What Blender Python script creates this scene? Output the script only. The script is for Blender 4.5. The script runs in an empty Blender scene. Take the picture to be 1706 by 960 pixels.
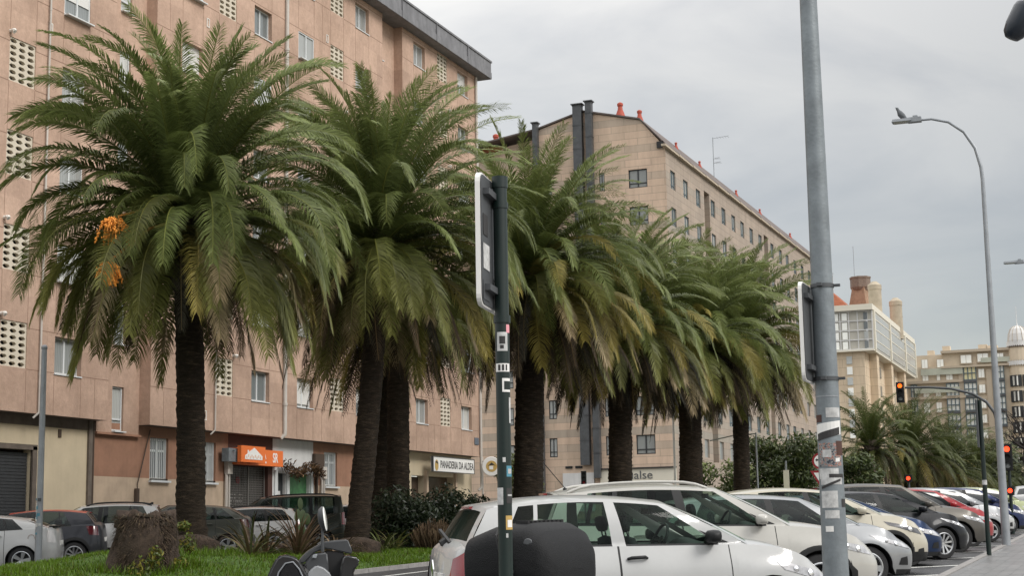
import bpy, bmesh, math, random
from mathutils import Vector, Matrix, noise
PI = math.pi
R_ = math.radians
G = 0.02                     # the street climbs 2 % along +Y
SC = bpy.context.scene
COL = SC.collection
def gz(y, d=0.0): return G * y + d
ROAD = -0.02                 # carriageway below the pavement

# ------------------------------------------------------------------ mesh builder
class MB:
    def __init__(s): s.v = []; s.f = []; s.m = []; s.c = None
    def add(s, vs, fs, mi=0):
        o = len(s.v); s.v.extend([tuple(p) for p in vs])
        for f in fs: s.f.append(tuple(i + o for i in f)); s.m.append(mi)
    def quad(s, a, b, c, d, mi=0): s.add([a, b, c, d], [(0, 1, 2, 3)], mi)
    def box(s, c, d, rot=None, mi=0, taper=1.0):
        hx, hy, hz = d[0] / 2, d[1] / 2, d[2] / 2
        p = [Vector((x * hx * (taper if z > 0 else 1), y * hy * (taper if z > 0 else 1), z * hz)) for z in (-1, 1) for y in (-1, 1) for x in (-1, 1)]
        if rot is not None: p = [rot @ q for q in p]
        c = Vector(c)
        s.add([q + c for q in p], [(0, 2, 3, 1), (4, 5, 7, 6), (0, 1, 5, 4), (2, 6, 7, 3), (0, 4, 6, 2), (1, 3, 7, 5)], mi)
    def tube(s, pts, rad, n=10, cap=True, mi=0):
        pts = [Vector(p) for p in pts]
        if not isinstance(rad, (list, tuple)): rad = [rad] * len(pts)
        rings = []; prev = None
        for i, p in enumerate(pts):
            t = (pts[min(i + 1, len(pts) - 1)] - pts[max(i - 1, 0)]).normalized()
            if prev is None:
                a = Vector((0, 0, 1)) if abs(t.z) < .9 else Vector((1, 0, 0))
                x = t.cross(a).normalized()
            else:
                x = (prev - t * prev.dot(t)).normalized()
            prev = x; y = t.cross(x)
            rings.append([p + (x * math.cos(2 * PI * k / n) + y * math.sin(2 * PI * k / n)) * rad[i] for k in range(n)])
        vs = [q for r in rings for q in r]; fs = []
        for i in range(len(pts) - 1):
            for k in range(n):
                k2 = (k + 1) % n
                fs.append((i * n + k, i * n + k2, (i + 1) * n + k2, (i + 1) * n + k))
        if cap:
            fs.append(tuple(range(n))[::-1]); fs.append(tuple((len(pts) - 1) * n + k for k in range(n)))
        s.add(vs, fs, mi)
    def lathe(s, prof, n=24, M=None, mi=0):
        vs = []; fs = []
        for r, z in prof:
            for k in range(n):
                a = 2 * PI * k / n; vs.append(Vector((r * math.cos(a), r * math.sin(a), z)))
        if M is not None: vs = [M @ v for v in vs]
        for i in range(len(prof) - 1):
            for k in range(n):
                k2 = (k + 1) % n
                fs.append((i * n + k, i * n + k2, (i + 1) * n + k2, (i + 1) * n + k))
        s.add(vs, fs, mi)
    def prism(s, poly, ex, mi=0):
        """poly: list of points (Vector), ex: extrusion vector"""
        n = len(poly); P = [Vector(p) for p in poly]; Q = [p + Vector(ex) for p in P]
        fs = [tuple(range(n))[::-1], tuple(range(n, 2 * n))]
        for i in range(n):
            j = (i + 1) % n; fs.append((i, j, n + j, n + i))
        s.add(P + Q, fs, mi)
    def grid(s, P, mi=0, skip=None):
        nr = len(P); nc = len(P[0]); o = len(s.v)
        s.v.extend([tuple(p) for r in P for p in r])
        for i in range(nr - 1):
            for j in range(nc - 1):
                if skip and skip(i, j): continue
                s.f.append((o + i * nc + j, o + i * nc + j + 1, o + (i + 1) * nc + j + 1, o + (i + 1) * nc + j)); s.m.append(mi)
    def mesh(s, name, mats, smooth=None, fix=True, merge=False):
        me = bpy.data.meshes.new(name)
        me.from_pydata(s.v, [], s.f)
        if not isinstance(mats, (list, tuple)): mats = [mats]
        for m in mats: me.materials.append(m)
        if len(mats) > 1: me.polygons.foreach_set('material_index', s.m)
        if s.c is not None:
            at = me.color_attributes.new('Col', 'FLOAT_COLOR', 'POINT')
            at.data.foreach_set('color', [x for c in s.c for x in (c[0], c[1], c[2], 1.0)])
        if fix:
            bm = bmesh.new(); bm.from_mesh(me)
            if merge: bmesh.ops.remove_doubles(bm, verts=bm.verts, dist=1e-4)
            bmesh.ops.recalc_face_normals(bm, faces=bm.faces)
            bm.to_mesh(me); bm.free()
        if smooth is not None:
            me.polygons.foreach_set('use_smooth', [True] * len(me.polygons))
            if smooth < 170: me.set_sharp_from_angle(angle=R_(smooth))
        me.update()
        return me
    def build(s, name, mats, parent=None, smooth=None, fix=True, merge=False, loc=None):
        o = bpy.data.objects.new(name, s.mesh(name, mats, smooth, fix, merge)); COL.objects.link(o)
        if parent: o.parent = parent
        if loc is not None: o.location = loc
        return o
def inst(name, mesh, parent=None, loc=(0, 0, 0), rot=(0, 0, 0), scale=None):
    o = bpy.data.objects.new(name, mesh); COL.objects.link(o); o.location = loc; o.rotation_euler = rot
    if scale: o.scale = scale
    if parent: o.parent = parent
    return o
def thing(name, label, cat, loc=(0, 0, 0), rz=0, group=None):
    o = bpy.data.objects.new(name, None); COL.objects.link(o); o.location = loc; o.rotation_euler = (0, 0, rz)
    o.empty_display_size = .2
    return tag(o, label, cat, group)
def tag(o, label, cat, group=None):
    o['label'] = label; o['category'] = cat
    if group: o['group'] = group
    return o
def struct(o, kind='structure'): o['kind'] = kind; return o

# ------------------------------------------------------------------ materials
def newmat(name):
    m = bpy.data.materials.new(name); m.use_nodes = True
    nt = m.node_tree; b = nt.nodes['Principled BSDF']
    return m, nt, b
def N(nt, t, **k):
    n = nt.nodes.new(t)
    for a, v in k.items(): setattr(n, a, v)
    return n
def ramp(nt, src, stops):
    r = N(nt, 'ShaderNodeValToRGB'); e = r.color_ramp.elements
    while len(e) < len(stops): e.new(.5)
    for i, (p, c) in enumerate(stops): e[i].position = p; e[i].color = (c[0], c[1], c[2], 1)
    nt.links.new(src, r.inputs[0]); return r.outputs[0]
def noi(nt, scale, detail=4, rough=.6, vec=None, stretch=None):
    tc = N(nt, 'ShaderNodeTexCoord'); src = tc.outputs['Object']
    if stretch:
        mp = N(nt, 'ShaderNodeMapping'); mp.inputs['Scale'].default_value = stretch
        nt.links.new(src, mp.inputs[0]); src = mp.outputs[0]
    n = N(nt, 'ShaderNodeTexNoise'); n.inputs['Scale'].default_value = scale; n.inputs['Detail'].default_value = detail
    n.inputs['Roughness'].default_value = rough; nt.links.new(src, n.inputs['Vector']); return n.outputs['Fac']
def mixc(nt, fac, a, b, mode='MIX'):
    m = N(nt, 'ShaderNodeMix', data_type='RGBA', blend_type=mode)
    for i, x in ((0, fac), (6, a), (7, b)):
        if hasattr(x, 'links') or hasattr(x, 'is_linked'): nt.links.new(x, m.inputs[i])
        elif i == 0: m.inputs[0].default_value = x
        else: m.inputs[i].default_value = (x[0], x[1], x[2], 1)
    return m.outputs[2]
def sc(c, k): return (c[0] * k, c[1] * k, c[2] * k)
def pbr(name, c, rough=.6, metal=0, var=0, vs=3, bump=0, bs=40, coat=0, spec=.5, streak=0):
    m, nt, b = newmat(name)
    b.inputs['Roughness'].default_value = rough; b.inputs['Metallic'].default_value = metal
    b.inputs['Specular IOR Level'].default_value = spec
    b.inputs['Coat Weight'].default_value = coat; b.inputs['Coat Roughness'].default_value = .04
    b.inputs['Base Color'].default_value = (*c, 1)
    col = None
    if var:
        col = ramp(nt, noi(nt, vs), [(.25, sc(c, 1 - var)), (.75, sc(c, 1 + var))])
    if streak:
        st = ramp(nt, noi(nt, 1.0, 5, .7, stretch=(3, 3, .25)), [(.4, (1, 1, 1)), (.75, (1 - streak,) * 3)])
        col = mixc(nt, 1.0, col if col else c, st, 'MULTIPLY')
    if col: nt.links.new(col, b.inputs['Base Color'])
    if bump:
        bp = N(nt, 'ShaderNodeBump'); bp.inputs['Strength'].default_value = bump; bp.inputs['Distance'].default_value = .02
        nt.links.new(noi(nt, bs, 5), bp.inputs['Height']); nt.links.new(bp.outputs[0], b.inputs['Normal'])
    return m
def emis(name, c, k):
    m, nt, b = newmat(name)
    b.inputs['Base Color'].default_value = (*c, 1); b.inputs['Emission Color'].default_value = (*c, 1); b.inputs['Emission Strength'].default_value = k
    return m
def paint(name, c, metal=0.0, rough=.32):
    m, nt, b = newmat(name)
    col = ramp(nt, noi(nt, 2.2, 5, .65), [(.3, sc(c, .9)), (.7, c)])
    # road film towards the sills
    tc = N(nt, 'ShaderNodeTexCoord'); sp = N(nt, 'ShaderNodeSeparateXYZ'); nt.links.new(tc.outputs['Object'], sp.inputs[0])
    mr = N(nt, 'ShaderNodeMapRange'); mr.inputs[1].default_value = .15; mr.inputs[2].default_value = .75; mr.inputs[3].default_value = .28 if max(c) > .2 else .12; mr.inputs[4].default_value = 0
    nt.links.new(sp.outputs[2], mr.inputs[0])
    col = mixc(nt, mr.outputs[0], col, (.16, .15, .13) if max(c) > .2 else (.06, .055, .05)); nt.links.new(col, b.inputs['Base Color'])
    b.inputs['Metallic'].default_value = metal; b.inputs['Roughness'].default_value = rough
    b.inputs['Coat Weight'].default_value = .8 if max(c) > .2 else .22; b.inputs['Coat Roughness'].default_value = .06
    b.inputs['Specular IOR Level'].default_value = .12
    return m
def glass(name, tint, trans):
    m, nt, b = newmat(name)
    out = nt.nodes['Material Output']
    b.inputs['Base Color'].default_value = (.012, .016, .016, 1); b.inputs['Roughness'].default_value = .03; b.inputs['IOR'].default_value = 1.5
    tr = N(nt, 'ShaderNodeBsdfTransparent'); tr.inputs[0].default_value = (*tint, 1)
    mx = N(nt, 'ShaderNodeMixShader'); mx.inputs[0].default_value = trans
    nt.links.new(b.outputs[0], mx.inputs[1]); nt.links.new(tr.outputs[0], mx.inputs[2]); nt.links.new(mx.outputs[0], out.inputs[0])
    return m
def leafmat(name, trans=.3, rough=.42):
    m, nt, b = newmat(name); out = nt.nodes['Material Output']
    at = N(nt, 'ShaderNodeAttribute', attribute_name='Col')
    nt.links.new(at.outputs['Color'], b.inputs['Base Color']); b.inputs['Roughness'].default_value = rough; b.inputs['Specular IOR Level'].default_value = .3
    tl = N(nt, 'ShaderNodeBsdfTranslucent'); nt.links.new(at.outputs['Color'], tl.inputs[0])
    mx = N(nt, 'ShaderNodeMixShader'); mx.inputs[0].default_value = trans
    nt.links.new(b.outputs[0], mx.inputs[1]); nt.links.new(tl.outputs[0], mx.inputs[2]); nt.links.new(mx.outputs[0], out.inputs[0])
    return m
def facade_salmon():
    m, nt, b = newmat('salmon_render')
    a = (.62, .432, .328); d = (.50, .345, .26)
    c = ramp(nt, noi(nt, .55, 6, .7), [(.3, d), (.7, a)])
    fine = ramp(nt, noi(nt, 6, 6, .75), [(.3, (.82, .82, .82)), (.7, (1.06, 1.06, 1.06))])
    c = mixc(nt, 1, c, fine, 'MULTIPLY')
    st = ramp(nt, noi(nt, .8, 6, .75, stretch=(.9, .9, .28)), [(.45, (1, 1, 1)), (.78, (.76, .74, .72))])
    c = mixc(nt, 1, c, st, 'MULTIPLY')
    tp = N(nt, 'ShaderNodeTexCoord'); ps = N(nt, 'ShaderNodeSeparateXYZ'); nt.links.new(tp.outputs['Object'], ps.inputs[0])
    pc = N(nt, 'ShaderNodeCombineXYZ'); nt.links.new(ps.outputs[1], pc.inputs[0]); nt.links.new(ps.outputs[2], pc.inputs[1])
    pb = N(nt, 'ShaderNodeTexBrick', offset=.37); nt.links.new(pc.outputs[0], pb.inputs['Vector']); pb.inputs['Scale'].default_value = 1; pb.inputs['Mortar Size'].default_value = 0; pb.inputs['Brick Width'].default_value = 1.37; pb.inputs['Row Height'].default_value = 1.47
    pb.inputs['Color1'].default_value = (.91, .90, .90, 1); pb.inputs['Color2'].default_value = (1.06, 1.06, 1.06, 1); c = mixc(nt, 1, c, pb.outputs[0], 'MULTIPLY')
    bl = ramp(nt, noi(nt, .35, 6, .72), [(.45, (1, 1, 1)), (.68, (.80, .79, .77))]); c = mixc(nt, 1, c, bl, 'MULTIPLY')
    # darker grime on the low storey
    tc = N(nt, 'ShaderNodeTexCoord'); sp = N(nt, 'ShaderNodeSeparateXYZ'); nt.links.new(tc.outputs['Object'], sp.inputs[0])
    mr = N(nt, 'ShaderNodeMapRange'); mr.inputs[1].default_value = 5; mr.inputs[2].default_value = 14; mr.inputs[3].default_value = .28; mr.inputs[4].default_value = 0
    nt.links.new(sp.outputs[2], mr.inputs[0])
    mu = N(nt, 'ShaderNodeMath', operation='MULTIPLY'); nt.links.new(mr.outputs[0], mu.inputs[0]); nt.links.new(noi(nt, 1.6, 5, .7), mu.inputs[1])
    c = mixc(nt, mu.outputs[0], c, (.12, .085, .06))
    nt.links.new(c, b.inputs['Base Color']); b.inputs['Roughness'].default_value = .9
    bp = N(nt, 'ShaderNodeBump'); bp.inputs['Strength'].default_value = .35; bp.inputs['Distance'].default_value = .03
    nt.links.new(noi(nt, 14, 5), bp.inputs['Height']); nt.links.new(bp.outputs[0], b.inputs['Normal'])
    return m
def granite(name, c1, c2, mort, bw=2.1, rh=.56, band=.0):
    m, nt, b = newmat(name)
    tc = N(nt, 'ShaderNodeTexCoord'); sp = N(nt, 'ShaderNodeSeparateXYZ'); nt.links.new(tc.outputs['Object'], sp.inputs[0])
    ad = N(nt, 'ShaderNodeMath', operation='ADD'); nt.links.new(sp.outputs[0], ad.inputs[0]); nt.links.new(sp.outputs[1], ad.inputs[1])
    cb = N(nt, 'ShaderNodeCombineXYZ'); nt.links.new(ad.outputs[0], cb.inputs[0]); nt.links.new(sp.outputs[2], cb.inputs[1])
    br = N(nt, 'ShaderNodeTexBrick'); nt.links.new(cb.outputs[0], br.inputs['Vector'])
    br.inputs['Color1'].default_value = (*c1, 1); br.inputs['Color2'].default_value = (*c2, 1); br.inputs['Mortar'].default_value = (*mort, 1)
    br.inputs['Scale'].default_value = 1; br.inputs['Mortar Size'].default_value = .022; br.inputs['Mortar Smooth'].default_value = .2
    br.inputs['Brick Width'].default_value = bw; br.inputs['Row Height'].default_value = rh; br.inputs['Bias'].default_value = 0
    c = br.outputs[0]
    # courses of greyer stone
    rw = N(nt, 'ShaderNodeMath', operation='MULTIPLY'); rw.inputs[1].default_value = 1 / rh; nt.links.new(sp.outputs[2], rw.inputs[0])
    fl = N(nt, 'ShaderNodeMath', operation='FLOOR'); nt.links.new(rw.outputs[0], fl.inputs[0])
    wn = N(nt, 'ShaderNodeTexWhiteNoise', noise_dimensions='1D'); nt.links.new(fl.outputs[0], wn.inputs['W'])
    gf = ramp(nt, wn.outputs['Value'], [(.6, (0, 0, 0)), (.95, (1, 1, 1))])
    mu = N(nt, 'ShaderNodeMath', operation='MULTIPLY'); mu.inputs[1].default_value = band; nt.links.new(gf, mu.inputs[0])
    c = mixc(nt, mu.outputs[0], c, (.30, .29, .25))
    st = ramp(nt, noi(nt, .8, 6, .75, stretch=(1.5, 1.5, .3)), [(.4, (1.03, 1.03, 1.03)), (.75, (.8, .79, .78))])
    c = mixc(nt, 1, c, st, 'MULTIPLY')
    nt.links.new(c, b.inputs['Base Color']); b.inputs['Roughness'].default_value = .85
    return m
def paving():
    m, nt, b = newmat('wet_paving_tiles')
    tc = N(nt, 'ShaderNodeTexCoord'); br = N(nt, 'ShaderNodeTexBrick'); nt.links.new(tc.outputs['Object'], br.inputs['Vector'])
    br.inputs['Color1'].default_value = (.15, .147, .143, 1); br.inputs['Color2'].default_value = (.21, .205, .20, 1); br.inputs['Mortar'].default_value = (.07, .07, .068, 1)
    br.inputs['Scale'].default_value = 1; br.inputs['Brick Width'].default_value = .4; br.inputs['Row Height'].default_value = .2; br.inputs['Mortar Size'].default_value = .012
    d = ramp(nt, noi(nt, 1.2, 6, .7), [(.3, (.7, .7, .7)), (.7, (1.1, 1.1, 1.1))])
    c = mixc(nt, 1, br.outputs[0], d, 'MULTIPLY'); nt.links.new(c, b.inputs['Base Color'])
    r = ramp(nt, noi(nt, .9, 4), [(.35, (.28,) * 3), (.7, (.6,) * 3)]); nt.links.new(r, b.inputs['Roughness'])
    return m

def lerp_(a, b, t): return a + (b - a) * t
M = {}
M['salmon'] = facade_salmon()
M['joint'] = pbr('joint_brown', (.25, .155, .11), .9)  # plain dark brown, for facade joints and a fuel flap
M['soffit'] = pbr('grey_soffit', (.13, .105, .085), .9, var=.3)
M['eave'] = pbr('lead_grey_eave', (.19, .19, .20), .6, var=.25, vs=2, streak=.3)
M['cream'] = pbr('cream_plaster', (.56, .47, .33), .85, var=.12, vs=.9, streak=.08)
M['orange_wall'] = pbr('terracotta_paint', (.31, .165, .105), .85, var=.2, vs=1.5, streak=.12)
M['wainscot'] = pbr('pinkish_plaster', (.50, .385, .28), .85, var=.18, vs=1.5, streak=.10)
M['maroon'] = pbr('dark_maroon', (.07, .03, .022), .7)
M['white_alu'] = pbr('white_aluminium', (.62, .64, .64), .45)
M['white'] = pbr('white_plaster', (.66, .66, .65), .7, var=.05, streak=.15)
M['shutter_dark'] = pbr('dark_roller_shutter', (.035, .037, .04), .6, var=.2, vs=6)
M['shutter_white'] = pbr('white_roller_blind', (.70, .69, .66), .6)
M['lattice'] = pbr('cream_concrete_lattice', (.58, .52, .42), .85, var=.1, vs=5)
M['black'] = pbr('matt_black', (.012, .012, .013), .75)
M['dark'] = pbr('dark_interior', (.02, .02, .021), .7)
M['pipe'] = pbr('pale_pipe', (.56, .52, .47), .6, var=.1, streak=.2)
M['vent'] = pbr('white_vent', (.75, .73, .68), .5)
M['brown'] = pbr('brown_metal', (.07, .045, .03), .6)
M['grey_metal'] = pbr('galvanised', (.20, .225, .24), .5, .3, var=.22, vs=9, bump=.15, bs=60)
M['lamp_metal'] = pbr('galvanised_smooth', (.30, .32, .34), .45, .3, var=.15, vs=4)
M['dark_metal'] = pbr('dark_zinc', (.085, .09, .095), .55, .3, var=.25, vs=3)
M['green_metal'] = pbr('dark_green_paint', (.0055, .0155, .013), .38, var=.2, vs=8)
M['concrete'] = pbr('kerb_concrete', (.24, .23, .22), .85, var=.2, vs=5)
M['granite_b_lit'] = granite('tan_granite_lit', (.68, .51, .385), (.58, .45, .34), (.43, .335, .26), band=.55)  # gable copy: stronger light from behind the camera put into its colour
M['granite_b_shaded'] = granite('tan_granite_shaded', (.40, .325, .26), (.35, .29, .235), (.26, .215, .18), 2.1, .56, .55)  # street-side copy of the same granite, its shade put into the colour
M['granite_c'] = granite('cream_panels', (.66, .54, .39), (.62, .50, .36), (.33, .26, .18), 3.2, 1.35)
M['granite_d'] = pbr('sandy_stone', (.60, .51, .39), .85, var=.12, vs=.6)
M['trim_d'] = pbr('pale_stone_trim', (.46, .39, .30), .85)
M['tile_roof'] = pbr('terracotta_tiles', (.33, .105, .05), .85, var=.3, vs=2)
M['slate'] = pbr('slate_grey_roof', (.09, .095, .10), .7, var=.2)
M['red_clay'] = pbr('red_clay_pot', (.40, .075, .045), .7, var=.2, vs=6)
M['brick_red'] = pbr('weathered_brick', (.30, .19, .125), .9, var=.25, vs=1.5)
M['frame_dark'] = pbr('dark_window_frame', (.03, .033, .036), .5)
M['frame_blue'] = pbr('grey_blue_frame', (.10, .14, .16), .5)
M['asphalt'] = pbr('wet_asphalt', (.05, .05, .052), .55, var=.3, vs=2.5, bump=.4, bs=90)
M['roadpaint'] = pbr('worn_road_paint', (.6, .6, .57), .7, var=.25, vs=8)
M['earth'] = pbr('ground_earth', (.09, .08, .065), .95, var=.3, vs=2)
M['paving'] = paving()
M['rubber'] = pbr('tyre_rubber', (.018, .018, .019), .8)
M['rim'] = pbr('alloy_silver', (.48, .49, .50), .3, .8)
M['plastic'] = pbr('black_plastic', (.012, .0125, .013), .5, spec=.3)
M['plastic_tex'] = pbr('grained_black_plastic', (.0095, .010, .011), .62, var=.15, vs=30, bump=.3, bs=180, spec=.25)
M['gloss_black'] = pbr('gloss_black', (.008, .008, .009), .12, coat=.6)
M['seat'] = pbr('grey_upholstery', (.03, .03, .033), .85)
M['chrome'] = pbr('chrome', (.75, .75, .76), .1, 1)
M['lens'] = pbr('clear_headlamp', (.42, .42, .43), .12, .4, var=.5, vs=14, coat=1)
M['lens_dark'] = pbr('smoked_headlamp', (.07, .07, .075), .1, .3, var=.7, vs=14, coat=1)
M['tail'] = pbr('red_tail_lens', (.22, .012, .016), .15, coat=1)
M['tail_dark'] = pbr('dark_red_tail_lens', (.07, .008, .012), .15, coat=1)
M['tail_clear'] = pbr('clear_tail_lens', (.55, .53, .52), .15, coat=1)
M['glass'] = glass('clear_car_glass', (.66, .80, .72), .80)
M['glass_mid'] = glass('tinted_car_glass', (.55, .68, .63), .45)
M['glass_dk'] = pbr('dark_car_glass', (.012, .016, .017), .04, spec=.7)
M['leaf'] = leafmat('palm_leaf')
M['dry'] = leafmat('dry_palm_leaf', .15, .8)
M['bush'] = leafmat('bush_leaf', .25, .4)
def bark():
    m, nt, b = newmat('palm_bark')
    c = ramp(nt, noi(nt, 3.0, 6, .8, stretch=(1.2, 1.2, 6)), [(.3, (.008, .006, .004)), (.54, (.026, .019, .013)), (.76, (.10, .072, .048))])
    nt.links.new(c, b.inputs['Base Color']); b.inputs['Roughness'].default_value = .95; b.inputs['Specular IOR Level'].default_value = .2
    bp = N(nt, 'ShaderNodeBump'); bp.inputs['Strength'].default_value = 1; bp.inputs['Distance'].default_value = .05
    nt.links.new(noi(nt, 4, 6, .75, stretch=(1.3, 1.3, 5)), bp.inputs['Height']); nt.links.new(bp.outputs[0], b.inputs['Normal']); return m
M['bark'] = bark()
M['boot'] = pbr('cut_leaf_bases', (.06, .045, .032), .9, var=.5, vs=8)
M['mat_fibre'] = pbr('fibrous_root_mass', (.048, .032, .022), .95, var=.5, vs=11, bump=1, bs=45)
M['fruit'] = pbr('orange_dates', (.85, .32, .04), .6, var=.3, vs=20)
M['petiole'] = pbr('orange_stalk', (.55, .22, .04), .6)
M['sign_orange'] = pbr('sign_orange', (.74, .17, .035), .5)
M['sign_white'] = pbr('sign_white', (.78, .77, .74), .5)
M['sign_cream'] = pbr('sign_cream', (.72, .68, .57), .5)
M['ink'] = pbr('sign_ink', (.03, .028, .028), .6)
M['ink_grey'] = pbr('letter_grey', (.13, .14, .15), .4, .5)
M['red'] = pbr('sign_red', (.27, .015, .02), .5)
M['yellow'] = pbr('mustard', (.5, .33, .10), .6)
M['blue'] = pbr('sticker_blue', (.08, .25, .33), .6)
M['pink'] = pbr('sticker_pink', (.75, .32, .36), .6)
M['paper'] = pbr('torn_paper', (.5, .5, .49), .85, var=.35, vs=25)
M['greengoods'] = pbr('green_display', (.05, .16, .06), .4, var=.5, vs=4)
M['bird'] = pbr('pigeon_grey', (.11, .12, .13), .8)
M['lampred'] = emis('lit_red_lamp', (1.0, .06, .02), 3)
M['lampamber'] = emis('lit_amber_lamp', (1.0, .13, .012), 2.4)
M['win_sky'] = pbr('painted_sky_pane', (.96, .97, .92), .3, .0, coat=1, var=.12, vs=.35)  # sky reflection on the panes put into a near-white base colour
M['win_yellow'] = pbr('warm_pane', (.92, .84, .50), .2, coat=.5, var=.15, vs=.5)
M['glass_rail'] = pbr('pale_glass_rail', (.46, .48, .40), .2, var=.12, vs=.5)
def pane_mat(name, c1, c2):
    m, nt, b = newmat(name)
    oi = N(nt, 'ShaderNodeObjectInfo'); r = ramp(nt, oi.outputs['Random'], [(.0, c1), (.45, tuple(lerp_(a, b, .35) for a, b in zip(c1, c2))), (1, c2)])
    tc = N(nt, 'ShaderNodeTexCoord'); wv = N(nt, 'ShaderNodeTexWave', bands_direction='Y'); wv.inputs['Scale'].default_value = 3.5; wv.inputs['Distortion'].default_value = 1.5
    nt.links.new(tc.outputs['Object'], wv.inputs['Vector'])
    f = ramp(nt, wv.outputs['Fac'], [(0, (.75, .75, .75)), (1, (1, 1, 1))]); c = mixc(nt, 1, r, f, 'MULTIPLY')
    nt.links.new(c, b.inputs['Base Color']); b.inputs['Roughness'].default_value = .6
    b.inputs['Coat Weight'].default_value = 1; b.inputs['Coat Roughness'].default_value = .02
    return m
M['curtain'] = pane_mat('curtained_pane', (.14, .165, .17), (.66, .66, .62))
M['pane_grey'] = pane_mat('grey_pane', (.12, .14, .15), (.58, .60, .58))

def poster():
    m, nt, b = newmat('torn_poster')
    tc = N(nt, 'ShaderNodeTexCoord'); mp = N(nt, 'ShaderNodeMapping'); mp.inputs['Scale'].default_value = (1, 1, 1.5); nt.links.new(tc.outputs['Object'], mp.inputs[0])
    v = N(nt, 'ShaderNodeTexNoise'); v.inputs['Scale'].default_value = 30; v.inputs['Detail'].default_value = 5; v.inputs['Distortion'].default_value = 1.4; nt.links.new(mp.outputs[0], v.inputs['Vector'])
    c = ramp(nt, v.outputs['Fac'], [(.30, (.02, .02, .025)), (.42, (.05, .06, .08)), (.47, (.35, .33, .30)), (.52, (.10, .16, .20)), (.57, (.40, .22, .14)), (.62, (.30, .06, .05)), (.70, (.55, .54, .52))])
    nt.links.new(c, b.inputs['Base Color']); b.inputs['Roughness'].default_value = .6; return m
M['poster'] = poster()
# ------------------------------------------------------------------ camera, world, sun
cam_d = bpy.data.cameras.new('camera'); cam = bpy.data.objects.new('camera', cam_d); COL.objects.link(cam); SC.camera = cam
cam_d.sensor_width = 36; cam_d.lens = 36 * 2590 / 1706; cam_d.clip_end = 3000; cam_d.clip_start = .05
cam.matrix_world = Matrix.Translation((0, 0, 1.42)) @ Matrix.Rotation(R_(21.2), 4, 'Z') @ Matrix.Rotation(R_(98.87), 4, 'X') @ Matrix.Rotation(R_(-.98), 4, 'Z')
SUN_EL, SUN_AZ = 40, 100     # compass bearing from +Y towards +X: behind the camera, right
w = bpy.data.worlds.new('World'); SC.world = w; w.use_nodes = True
nt = w.node_tree; bg = nt.nodes['Background']; wo = nt.nodes['World Output']
sky = N(nt, 'ShaderNodeTexSky', sky_type='NISHITA'); sky.sun_disc = False; sky.sun_elevation = R_(SUN_EL); sky.sun_rotation = R_(SUN_AZ)
nt.links.new(sky.outputs[0], bg.inputs[0]); bg.inputs[1].default_value = .05
tc = N(nt, 'ShaderNodeTexCoord'); sp = N(nt, 'ShaderNodeSeparateXYZ'); nt.links.new(tc.outputs['Generated'], sp.inputs[0])
def mth(op, a, b=None, c=None):
    m = N(nt, 'ShaderNodeMath', operation=op)
    for i, x in enumerate((a, b, c)):
        if x is None: continue
        if isinstance(x, (int, float)): m.inputs[i].default_value = x
        else: nt.links.new(x, m.inputs[i])
    return m.outputs[0]
base = ramp(nt, sp.outputs[2], [(0.0, (.41, .40, .37)), (.11, (.42, .40, .362)), (.20, (.52, .492, .445)), (.28, (.64, .606, .545)), (.38, (.80, .765, .71)), (.6, (1.5, 1.46, 1.40)), (1.0, (2.1, 2.05, 1.98))])
mp = N(nt, 'ShaderNodeMapping'); mp.inputs['Scale'].default_value = (1.6, 1.6, 4.5); nt.links.new(tc.outputs['Generated'], mp.inputs[0])
cn = N(nt, 'ShaderNodeTexNoise'); cn.inputs['Scale'].default_value = 3.1; cn.inputs['Detail'].default_value = 6; cn.inputs['Roughness'].default_value = .52; cn.inputs['Distortion'].default_value = .4
nt.links.new(mp.outputs[0], cn.inputs['Vector'])
cl = ramp(nt, cn.outputs['Fac'], [(.36, (.80, .81, .825)), (.5, (.97, .97, .97)), (.63, (1.10, 1.095, 1.08))])
col = mixc(nt, 1, base, cl, 'MULTIPLY')
# brighter towards the west (-X) side; +X glow added out of view to light facades
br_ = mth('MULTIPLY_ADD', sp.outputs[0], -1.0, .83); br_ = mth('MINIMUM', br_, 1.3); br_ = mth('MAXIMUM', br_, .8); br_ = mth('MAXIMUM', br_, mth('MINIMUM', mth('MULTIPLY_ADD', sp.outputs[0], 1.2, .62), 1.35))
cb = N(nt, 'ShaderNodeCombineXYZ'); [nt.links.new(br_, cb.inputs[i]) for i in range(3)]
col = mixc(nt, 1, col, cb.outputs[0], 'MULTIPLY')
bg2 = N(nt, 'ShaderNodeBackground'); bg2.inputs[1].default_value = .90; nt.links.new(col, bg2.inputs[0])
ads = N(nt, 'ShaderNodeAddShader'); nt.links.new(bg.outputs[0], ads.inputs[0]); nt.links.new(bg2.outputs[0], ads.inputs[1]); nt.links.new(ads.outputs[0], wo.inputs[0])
sd = bpy.data.lights.new('sun', 'SUN'); sd.energy = 1.6; sd.angle = R_(20); sd.color = (1.0, .965, .91)
sun = bpy.data.objects.new('sun', sd); COL.objects.link(sun)
sv = Vector((math.sin(R_(SUN_AZ)) * math.cos(R_(SUN_EL)), math.cos(R_(SUN_AZ)) * math.cos(R_(SUN_EL)), math.sin(R_(SUN_EL))))
sun.rotation_euler = sv.to_track_quat('Z', 'Y').to_euler()
SC.view_settings.view_transform = 'Standard'; SC.view_settings.look = 'None'; SC.view_settings.exposure = 0
try:
    SC.cycles.transparent_max_bounces = 24; SC.cycles.max_bounces = 7; SC.cycles.diffuse_bounces = 3
except Exception: pass

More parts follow.
